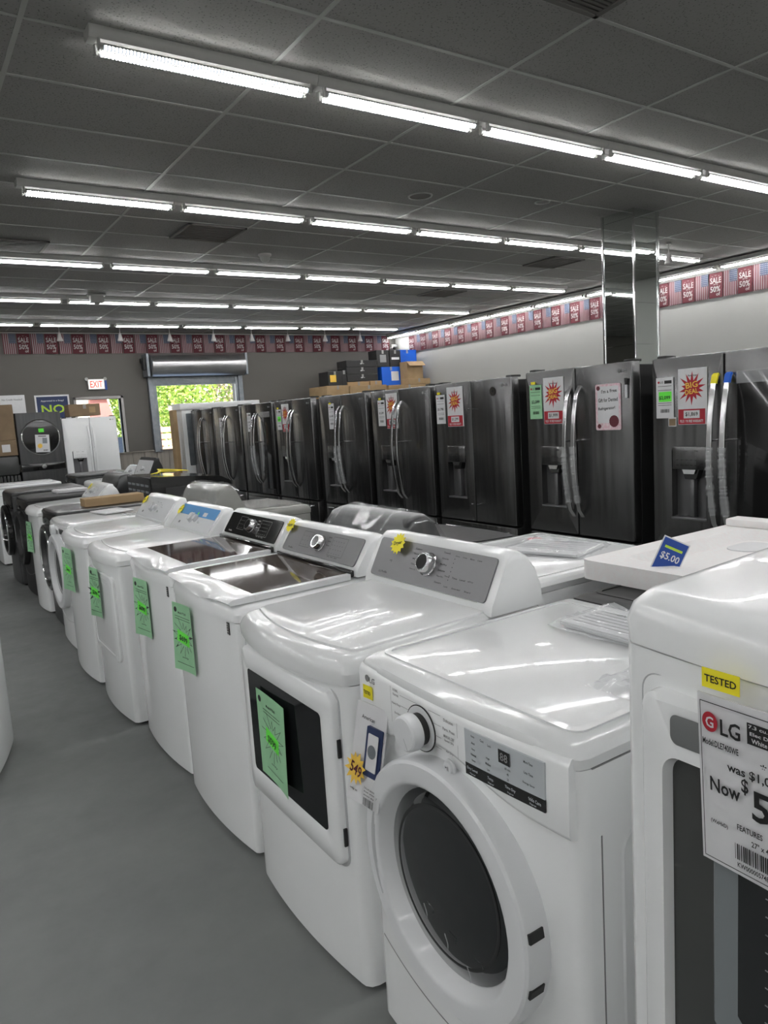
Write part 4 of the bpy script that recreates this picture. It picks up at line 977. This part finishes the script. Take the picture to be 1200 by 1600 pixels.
# second row, backs towards the first
def backed_frontloader(y, x_back, label, m='white', topm='white_film', zt=.965):
    W, D = .70, .74
    t, fa, dr, bx = frontloader(y, label, m=m, topm=topm, loc=(x_back+D, y, 0), rz=PI, zt=zt)
    bm = B(); box(bm, D+.001, D+.006, -.32, .32, .05, zt-.06, .002, 1)
    for k in range(6): box(bm, D+.005, D+.009, -.2, .2, .2+.05*k, .22+.05*k, .001, 1)
    obj('back_panel', bm, 'galv', t); return t
backed_frontloader(2.04, 1.665, 'white front-load dryer backed to the foreground row, manuals and red sticker on top', zt=.98)
backed_frontloader(1.20, 1.69, 'front-loader with black-edged grey back under the white foam tray', m='galv', topm='black_matte', zt=.965)
# items on tops
def papers(x, y, z, w_, d_, label, rz=0, n=3, m='paper', bag=True, name='manual_bag', cat='manual'):
    t = thing(name, label, cat, (x, y, z), rz); rnd = random.Random(int(x*100+y*77))
    for k in range(n):
        bm = B(); a = rnd.uniform(-.01, .01); box(bm, -d_/2+a, d_/2+a, -w_/2, w_/2, .0006+k*.005, .005+k*.005, .001, 1); bk = obj('booklet', bm, m, t)
    bm = B(); mt_ = frame((0, 0, n*.005), (0, -1, 0), (1, 0, 0))
    for k in range(6): quadz(bm, -w_/2+.02, w_/2-.02-rnd.random()*.06, -d_/2+.02+k*d_/7, -d_/2+.024+k*d_/7, .0009, mt_)
    txt(bm, "OWNER'S MANUAL", 0, d_*.36, w_*.6, .014, z=.0009, mtx=mt_); obj('printing', bm, 'ink_grey', bk, recalc=False)
    if bag:
        bm = B(); N = 16; P = []
        for i in range(N+1):
            R = []
            for j in range(N+1):
                u, v = i/N-.5, j/N-.5; edge = min(.5-abs(u), .5-abs(v)); zb = (n*.005+.004) if edge > .06 else .002
                R.append(bm.verts.new((u*(d_+.05), v*(w_+.05), zb+rnd.uniform(0, .007)+(.03*math.exp(-((u-.2)**2+(v-.25)**2)/.01)))))
            P.append(R)
        for i in range(N):
            for j in range(N): bm.faces.new((P[i][j], P[i+1][j], P[i+1][j+1], P[i][j+1]))
        obj('plastic_bag', bm, 'wrap', t, ang=3)
    return t
papers(1.44, 1.10, .987, .36, .15, 'clear bag of manuals lying on the foreground front-load dryer', 0, 4)
t = thing('parts_bag', 'small clear crinkled plastic bag with white part beside the manuals', 'plastic bag', (1.20, .90, .9875))
bm = B(); rnd = random.Random(5); N = 14; P = [[bm.verts.new((.20*(i/N-.5), .15*(j/N-.5), .002+rnd.uniform(0, .014)*(1 if 0 < i < N and 0 < j < N else .1))) for j in range(N+1)] for i in range(N+1)]
for i in range(N):
    for j in range(N): bm.faces.new((P[i][j], P[i+1][j], P[i+1][j+1], P[i][j+1]))
obj('bag', bm, 'wrap', t, ang=.2); bm = B(); box(bm, .01, .07, -.05, .0, .002, .012, .005); obj('white_part', bm, 'white_plastic', t)
bm = B(); quadz(bm, -.03, .03, -.008, .008, .0165, Matrix.Translation((-.04, -.03, 0)) @ Matrix.Rotation(-PI/2, 4, 'Z')); obj('label', bm, 'paper', t)
papers(2.13, 2.02, .982, .30, .25, 'clear bag of manuals on the dryer with the red sticker', .3, 3)
bm = B(); lathe(bm, [(0, .03), (.0015, .03)], 24, (2.24, 2.24, .984), 'z'); tag(obj('round_sticker', bm, 'sticker_red'), 'round red sticker on the white dryer top beside manuals', 'sticker')
papers(1.32, 5.78, .947, .28, .22, 'pale flat papers lying on the far white front-load washer', .2, 2, bag=False, name='papers', cat='papers')
papers(1.45, 8.0, .969, .30, .30, 'stack of white papers on the black front-load washer', 0, 5, bag=False, name='papers', cat='papers')
bm = B(); box(bm, 1.22, 1.69, 6.20, 6.38, .9585, 1.025, .003, 1); o = obj('cardboard_box', bm, 'card'); tag(o, 'long flat brown cardboard box on the graphite washer', 'box')
# foam tray
t = thing('foam_tray', 'white moulded foam packing tray lying on the black-edged machine', 'packing foam', (2.33, 1.30, .968))
bm = B(); po = rrect(-.46, .46, -.36, .36, .03, 4); pi = rrect(-.36, .36, -.27, .27, .05, 4); pf = rrect(-.32, .32, -.23, .23, .05, 4)
rings(bm, [[(a, b, 0.001) for a, b in po], [(a, b, .065) for a, b in po], [(a, b, .065) for a, b in pi], [(a, b, .03) for a, b in pf]], True, True); obj('tray', bm, 'foam', t, ang=.4)
bm = B(); prism(bm, rrect(-.17, -.03, -.22, .0, .06, 5), .030, .034, 2); prism(bm, rrect(.05, .22, -.2, .04, .06, 5), .030, .034, 2); prism(bm, rrect(.1, .28, .08, .2, .05, 5), .030, .034, 2); obj('hollows', bm, 'paper', t)
bm = B(); box(bm, .37, .455, -.35, .35, .064, .095, .008); obj('ridge', bm, 'foam', t)
t = thing('table_sign', 'blue and white price card reading $5.00 standing behind the right-edge dryer', 'sign', mtx=frame((1.965, 1.385, 1.058), (.62, -.58, -.42), (.3, -.1, .95)) @ Matrix.Scale(.80, 4))
obj('card', sheet(.105, .15, .003), 'paper', t); bm = B(); quadz(bm, -.048, .048, -.070, .070, .004); obj('blue_print', bm, 'blue', t)
letters(t, 'lettering', 'paper', [('$5.00', 0, -.0, .075, .032)], z=.005); bm = B(); quadz(bm, -.035, .035, .032, .042, .005); obj('green_strip', bm, 'lime', t)

# graphite washer wrapped in plastic (second row, facing the fridges)
def wrapped_top(y, x_back, label, m, pan, lid, zt=1.12):
    W, D = .69, .73; t = thing('top_load_washer', label, 'washing machine', (x_back+D, y, 0), PI)
    cabinet(t, m, W, D, .03, .02, .875, .03); topcap(t, m, W, D, .04, .878, .94, .955, .035, .005)
    bm = B(); P = plan(W-.09, .44, .03, .03); loft(bm, [[(a+.05, b, .935+.03*a) for a, b in P], [(a+.052, b, .946+.03*a) for a, b in P]]); obj('lid', bm, lid, t)
    c, mt, H_, pp = console(t, m, W, .96, zt, .50, D, pan, tilt=.07); knob(pp, mt, 0, 0, .03)
    rnd = random.Random(int(y*10)); bm = B(); secs = []
    for k in range(15):
        yy = -W/2-.006+(W+.012)*k/14; s = min(1, .80+1.6*min(k, 14-k)/14); sec = []
        for a, b in ((.46, .955), (.485, 1.0), (.54, zt-.01), (.59, zt+.012), (.66, zt+.004), (D+.012, 1.05), (D+.014, .93), (D+.012, .80)):
            sec.append((a+rnd.uniform(-.004, .008), yy, .93+(b-.93)*(s if b > .93 else 1)+rnd.uniform(-.003, .006)))
        secs.append(sec)
    loft(bm, secs, False, False); obj('plastic_wrap', bm, 'thin_wrap', t, ang=.25)
    bm = B(); box(bm, D, D+.006, -.1, .12, .86, .99, .003, 1); bp = obj('back_plate', bm, 'black_matte', t)
    bm = B(); 
    for q in (0, .018): box(bm, D+.006, D+.009, -.04, .02, .945-q, .953-q, .002, 1)
    obj('back_vent', bm, 'fixture', bp)
    return t
wrapped_top(2.83, 1.72, 'graphite top-load washer with console wrapped in clear plastic', 'graphite', 'black', 'graphite')
wrapped_top(5.06, 1.74, 'pale grey top-load washer wrapped in clear plastic behind the consoles', 'almond', 'almond', 'almond', 1.14)
t = thing('dryer', 'black dryer with louvred back and arched side, in the second row', 'dryer', (2.56, 6.78, 0), PI)
cabinet(t, 'black', .74, .74, .02, .02, .98, .03)
bm = B(); P = [(.0, .98), (.02, 1.04), (.10, 1.085), (.40, 1.115), (.68, 1.13), (.74, 1.13), (.74, .98)]; prism(bm, P, -.37, .37, 1); obj('top', bm, 'black', t, ang=.3)
bm = B(); box(bm, .742, .752, -.36, .36, .60, 1.12, .003, 1); bk = obj('back_panel', bm, 'black_matte', t)
bm = B()
for r in range(8):
    for c_ in range(5): box(bm, .752, .757, -.33+.14*c_, -.23+.14*c_, .66+.055*r, .68+.055*r, .002, 1)
obj('louvres', bm, 'galv', bk)
bm = B(); box(bm, .08, .62, .366, .376, .35, 1.03, .01); obj('side_panel', bm, 'black_matte', t)
t = thing('yellow_straps', 'bundle of yellow plastic straps on the black dryer top', 'straps', (2.10, 6.9, 1.125))
bm = B(); rnd = random.Random(3)
for k in range(5): tube(bm, [(-.15+.02*k, -.08+rnd.uniform(-.02, .02), .012), (-.05, rnd.uniform(-.06, .06), .02+.006*k), (.08, rnd.uniform(-.08, .08), .014+.004*k), (.2, rnd.uniform(-.1, .1), .012)], .006, rect=(.003, .011))
obj('strap', bm, 'yellow', t)
# far second-row machines
t = wrapped_top(7.9, 1.80, 'dark top-load washer with grey wrapped console left of the black dryer', 'graphite', 'black', 'black', 1.12)
plain_top(9.2, 'washer', 'distant black-lidded washer with white plastic-wrapped console', x=2.0, body='black_matte', cm='white_plastic', lidm='black', zt=1.2)
plain_top(9.95, 'dryer', 'distant white dryer beside the black-lidded washer, partly hidden', x=2.05, zt=1.08)
t, fa, dr, bx = frontloader(10.9, 'distant dark front-load machine in front of the stacked laundry tower', m='graphite', doorm='black', topm='graphite', rimm='chrome', topdetail=False, panelm='black', x=2.0)

# far left group against the far wall
t = thing('laundry_tower', 'tall graphite laundry tower with round black door near the far wall', 'washing machine', (2.0, 13.0, 0), PI/2)
W = .68
bm = B(); P = plan(W, .75, .01, .02); loft(bm, [[(a, b, .02) for a, b in P], [(a, b, .985) for a, b in P]]); obj('lower_cabinet', bm, 'graphite', t)
bm = B(); box(bm, -.02, .0, -.33, .33, .99, 1.10, .006); fa = obj('control_strip', bm, 'black', t)
bm = B(); lathe(bm, [(-.05, .035), (-.02, .04), (-.015, .04)], 24, (-.0, 0, 1.05), 'x'); obj('knob', bm, 'chrome', fa)
bm = B(); loft(bm, [[(a, b, 1.10) for a, b in P], [(a, b, 1.92) for a, b in P]]); obj('upper_cabinet', bm, 'graphite', t)
for cz, in ((1.52,), (.52,)):
    bm = B(); n = 56
    rings(bm, [circ(0, cz, .29, n, -.01), circ(0, cz, .29, n, -.045), circ(0, cz, .275, n, -.055), circ(0, cz, .268, n, -.05)], False, False); d_ = obj('door', bm, 'chrome', t)
    bm = B(); rings(bm, [circ(0, cz, .275, n, -.045), circ(0, cz, .27, n, -.054), circ(0, cz, .14, n, -.062), circ(0, cz, .02, n, -.064)], False, True); obj('door_glass', bm, 'black', d_)
tt_ = thing('price_tag', 'white price tag taped to the black door of the laundry tower', 'tag', mtx=frame((2.01, 12.925, 1.42), (1, 0, -.05), (.05, 0, 1)))
obj('paper', sheet(.21, .28, .001), 'paper', tt_); bm = B(); quadz(bm, -.0, .07, .0, .09, .002); obj('picture', bm, 'galv', tt_); bm = B(); star(bm, -.04, -.04, .045, .03, 10, .002); obj('starburst', bm, 'gold', tt_); bm = B(); barcode(bm, .04, -.11, .07, .025, .002); quadz(bm, -.06, .06, .11, .122, .002); obj('printing', bm, 'ink', tt_, recalc=False)
bm = B(); box(bm, 1.97, 2.05, 12.918, 12.922, 1.60, 1.66, .001, 1); tag(obj('neon_sticker', bm, 'neon_green'), 'small neon green sticker on the laundry tower door', 'sticker')
fridge(0, 'white side-by-side fridge with dispenser, right of the laundry tower', m='white', loc=(2.79, 13.05, 0), rz=PI/2, ztop=1.80, plain_side='white', body='white', hmat='white', handles='plain', Wd=.87)
def carton(x0, x1, y0, y1, z0, z1, label, m='card', name='cardboard_box', lab=None):
    bm = B(); box(bm, x0, x1, y0, y1, z0, z1, .006, 1); t = tag(obj(name, bm, m), label, 'box')
    bm = B(); box(bm, (x0+x1)/2-.025, (x0+x1)/2+.025, y0-.002, y1+.002, z1-.08, z1+.0015); obj('packing_tape', bm, 'tape', t)
    if lab:
        bm = B(); mt_ = frame(((x0+x1)/2, y0-.002, (z0+z1)/2), (1, 0, 0), (0, 0, 1)); s = min(x1-x0, z1-z0)*.5
        if lab[0] == 'patch': quadz(bm, -s/2+lab[2], s/2+lab[2], -s/2, s/2, .001, mt_); obj('printed_label', bm, lab[1], t, recalc=False)
        else: txt(bm, lab[2], 0, 0, min(s*1.4, (x1-x0)*.8), s*.35, z=.001, mtx=mt_); obj('lettering', bm, lab[1], t, recalc=False)
    return t
carton(1.02, 1.64, 12.95, 13.5, 1.50, 2.06, 'upper brown carton stacked at the far left beside the laundry tower', 'card_dark')
carton(1.02, 1.64, 12.95, 13.5, 1.26, 1.498, 'lower brown carton with white label at far left', 'card_dark', lab=('patch', 'paper', .15))
t = thing('packing_bundle', 'dark plastic-wrapped bundle under the brown cartons at far left', 'bundle', (1.33, 13.2, 0))
bm = B(); box(bm, -.31, .31, -.26, .26, .95, 1.255, .04); obj('wrapped_bundle', bm, 'mask', t); bm = B()
for k in range(12): box(bm, -.31+.052*k, -.27+.052*k, -.27, .27, .0, .945, .006, 1)
obj('ribbed_crate', bm, 'mask', t)
carton(2.52, 3.02, 13.2, 13.6, 1.83, 2.03, 'dark brown printed box lying on the white fridge', 'card_dark', lab=('patch', 'card', .12))
# display cooler at the far end of the fridge row
t = thing('display_cooler', 'white-framed display cooler with grey glass facing the camera at the row end', 'cooler', (4.30, 10.98, 0), PI/2)
bm = B(); box(bm, .02, .55, -.66, .62, .05, 1.80, .01); obj('cabinet', bm, 'white', t)
bm = B(); box(bm, -.01, .56, -.67, .64, 1.80, 1.895, .01); obj('header', bm, 'white', t)
bm = B(); box(bm, .06, .5, -.6, .55, 0, .05); obj('base', bm, 'black_matte', t)
bm = B(); ring(bm, rrect(.30, .62, .10, 1.79, .01, 2), rrect(.36, .56, .95, 1.74, .01, 2), -.012, .02); f_ = obj('door', bm, 'white', t)
bm = B(); box(bm, .0, .012, .36, .56, .95, 1.74); obj('glass', bm, 'galv', f_)
bm = B(); box(bm, 3.53, 3.59, 10.92, 11.10, .0, 1.80, .004, 1); tag(obj('cardboard_sheet', bm, 'card'), 'folded brown cardboard sheet leaning beside the display cooler', 'cardboard')

# stacked boxes in the far right corner
carton(7.72, 8.25, 13.6, 14.4, 0, 2.20, 'tall tan carton at the left end of the corner stack', 'card')
carton(8.27, 9.2, 13.55, 14.35, 0, 2.18, 'tall tan carton in the middle of the corner stack', 'card')
carton(9.22, 10.35, 13.5, 14.3, 0, 2.16, 'tall tan carton at the right of the corner stack', 'card')
carton(8.3, 8.85, 13.7, 14.2, 2.185, 2.27, 'flat tan box on the middle carton, left one', 'card')
carton(8.87, 9.18, 13.7, 14.2, 2.185, 2.28, 'flat tan box on the middle carton, right one', 'card')
carton(9.75, 10.38, 13.5, 13.85, 2.165, 2.29, 'yellowish long flat box under the open carton', 'card')
carton(7.82, 8.16, 13.7, 14.1, 2.205, 2.50, 'black box with white window print, lower left of the pile', 'black_matte', lab=('patch', 'gold', -.05))
carton(8.17, 8.29, 13.72, 14.1, 2.205, 2.52, 'narrow black box beside the lower left black box', 'black_matte')
for k in range(3):
    carton(8.32, 9.12, 13.75, 14.15, 2.285+k*.15, 2.285+k*.15+.147, 'wide black box with white print, %s of the three stacked' % ('bottom', 'middle', 'top')[k], 'black_matte', lab=('txt', 'paper', 'o -'))
carton(9.25, 9.75, 13.78, 14.2, 2.17, 2.58, 'blue and white appliance box below the black boxes', 'bright_blue', lab=('patch', 'paper', .1))
carton(9.15, 9.48, 13.8, 14.15, 2.742-.16, 2.95, 'upright black box with figure print, left of the top pair', 'black_matte', lab=('patch', 'ink_grey', 0))
carton(9.50, 9.80, 13.8, 14.15, 2.582, 2.95, 'upright black box with white printing, right of the top pair', 'black_matte', lab=('txt', 'paper', 'I'))
carton(9.83, 10.36, 13.95, 14.3, 2.165, 2.97, 'large blue box with dotted lettering in the corner', 'bright_blue', lab=('txt', 'blue_film', 'ooooo'))
t = thing('open_carton', 'open tan carton with flaps on the yellowish flat box', 'box', (9.98, 13.68, 2.2925))
bm = B(); ring(bm, [(a, b) for a, b in rrect(-.22, .22, -.16, .16, .004, 1)], [(a, b) for a, b in rrect(-.212, .212, -.152, .152, .003, 1)], 0.0, .38)
bmesh.ops.transform(bm, matrix=Matrix(((0, 1, 0, 0), (0, 0, 1, 0), (1, 0, 0, 0), (0, 0, 0, 1))), verts=bm.verts); obj('carton_walls', bm, 'card', t)
bm = B(); tt = B(); box(tt, -.22, .22, 0, .15, 0, .006); merge(bm, tt, Matrix.Translation((0, -.16, .38)) @ Matrix.Rotation(-2.4, 4, 'X')); obj('flap', bm, 'card', t)

# ------------------------------------------------------------------ outside
bm = B(); box(bm, -14, 30, Y1+.2, 60, -.2, -.02); struct('ground', bm, noisy('bright_paving', (.50, .47, .44), (.62, .58, .54), 2, .8))
def tree(x, y, h_, r_, label, cols, seed, trunk=.12):
    t = thing('tree', label, 'tree', (x, y, -.02)); rnd = random.Random(seed)
    bm = B(); tube(bm, [(0, 0, 0), (.08, .05, h_*.3), (-.05, 0, h_*.6), (0, 0, h_*.85)], [trunk, trunk*.8, trunk*.55, .03], 8); tk = obj('trunk', bm, 'bark', t)
    for k in range(4):
        a = rnd.uniform(0, 6.28); bm = B(); tube(bm, [(0, 0, h_*(.35+.1*k)), (math.cos(a)*r_*.5, math.sin(a)*r_*.5, h_*(.55+.1*k))], [.05, .02], 6); obj('branch', bm, 'bark', tk)
    bm = B()
    for k in range(5200):
        a, b = rnd.uniform(0, 2*PI), math.acos(rnd.uniform(-1, 1)); q = rnd.random()**.4
        lob = 1+.25*math.sin(3*a+seed)*math.sin(2*b); c = Vector((r_*q*lob*math.sin(b)*math.cos(a), r_*q*lob*math.sin(b)*math.sin(a), h_*.56+h_*.46*q*math.cos(b)))
        s = rnd.uniform(.05, .11); u = Vector((rnd.uniform(-1, 1), rnd.uniform(-1, 1), rnd.uniform(-1, 1))).normalized(); v = u.cross(Vector((rnd.uniform(-1, 1), rnd.uniform(-1, 1), rnd.uniform(-1, 1)))).normalized()
        vs = [bm.verts.new(c+u*s), bm.verts.new(c+v*s*.6), bm.verts.new(c-u*s), bm.verts.new(c-v*s*.6)]; f = bm.faces.new(vs); f.material_index = rnd.randrange(len(cols))
    o = obj('foliage', bm, cols, t, recalc=False); return t
M['bark'] = noisy('bark', (.30, .24, .18), (.42, .34, .26), 12, .9)
M['leaf1'] = mat('leaf_green', (.20, .34, .05), .6); M['leaf2'] = mat('leaf_lime', (.42, .55, .10), .6); M['leaf3'] = mat('dry_twigs', (.46, .38, .27), .8)
tree(8.2, 25.0, 5.4, 1.5, 'bright green leafy tree seen through the left of the roll-up opening', ['leaf1', 'leaf2', 'leaf2'], 2)
tree(11.2, 27.0, 5.4, 1.9, 'dry brownish tree with bare twigs in the roll-up opening', ['leaf3', 'leaf1', 'leaf3', 'leaf2'], 5)
tree(14.2, 31.5, 6.0, 2.2, 'pale green tree at the right of the roll-up opening', ['leaf2', 'leaf3', 'leaf1'], 9)
tree(7.9, 30.0, 6.0, .7, 'small green tree at the right side of the exit window', ['leaf2', 'leaf1', 'leaf2'], 11)
tree(10.6, 36.5, 7.0, 1.8, 'tall bright tree behind the other trees in the middle of the roll-up opening', ['leaf2', 'leaf1', 'leaf3'], 14)
t = thing('wooden_fence', 'low reddish slatted wooden fence outside the roll-up opening', 'fence', (9.3, 22.3, -.02))
bm = B()
for k in range(7): box(bm, -2.6, 2.6, -.02, .02, .22+.20*k, .38+.20*k, .004, 1)
obj('slats', bm, noisy('fence_wood', (.50, .26, .15), (.62, .34, .2), 4, .7), t)
for k in range(3):
    bm = B(); box(bm, -2.5+2.5*k-.05, -2.5+2.5*k+.05, .02, .12, 0, 1.6); obj('post', bm, 'bark', t)
t = thing('building', 'pale building with red gable beyond the exit window', 'building', (5.6, 26, -.02))
bm = B(); box(bm, -4.6, 0, 0, 4, 0, 5.2); obj('cream_wall', bm, noisy('cream_stucco', (.75, .62, .45), (.8, .68, .5), 2, .8), t)
bm = B(); prism(bm, [(.0, 0), (.75, 0), (.75, 1.9), (.55, 2.62), (-.0, 2.62)], -.2, 3, 1)
obj('red_wall', bm, noisy('red_stucco', (.36, .13, .11), (.42, .16, .13), 2, .8), t)
bm = B(); box(bm, .005, .62, -.3, 3, 2.625, 2.72); obj('roof', bm, 'foam', t)
t = thing('car', 'blue car parked outside, seen through the exit window', 'car', (4.75, 22.0, -.02), PI/2)
bm = B(); S = []
for x, zb, zt, hw_ in ((-2.1, .35, .72, .70), (-1.9, .22, .86, .82), (-1.2, .2, .95, .86), (0, .2, .98, .87), (1.2, .2, .95, .86), (1.9, .22, .85, .80), (2.15, .35, .65, .68)):
    S.append([(x, -hw_, zb+.1), (x, -hw_+.05, zb), (x, hw_-.05, zb), (x, hw_, zb+.1), (x, hw_, zt-.12), (x, hw_-.08, zt), (x, -hw_+.08, zt), (x, -hw_, zt-.12)])
loft(bm, S); obj('body', bm, 'car', t)
bm = B(); S = []
for x, zt, hw_ in ((-1.5, .96, .74), (-1.0, 1.38, .66), (.2, 1.45, .66), (.7, 1.38, .66), (1.3, .96, .74)): S.append([(x, -.78, .93), (x, .78, .93), (x, hw_, zt), (x, -hw_, zt)])
loft(bm, S); obj('cabin_glass', bm, 'black', t)
for sx_ in (-1.3, 1.3):
    for sy_ in (-.8, .8):
        bm = B(); lathe(bm, [(-.1, .28), (-.09, .32), (.09, .32), (.1, .28)], 24, (sx_, sy_, .32), 'y'); wh = obj('wheel', bm, 'tire', t); bm = B(); lathe(bm, [(-.105, .19), (.105, .19)], 20, (sx_, sy_, .32), 'y'); obj('hubcap', bm, 'chrome', wh)
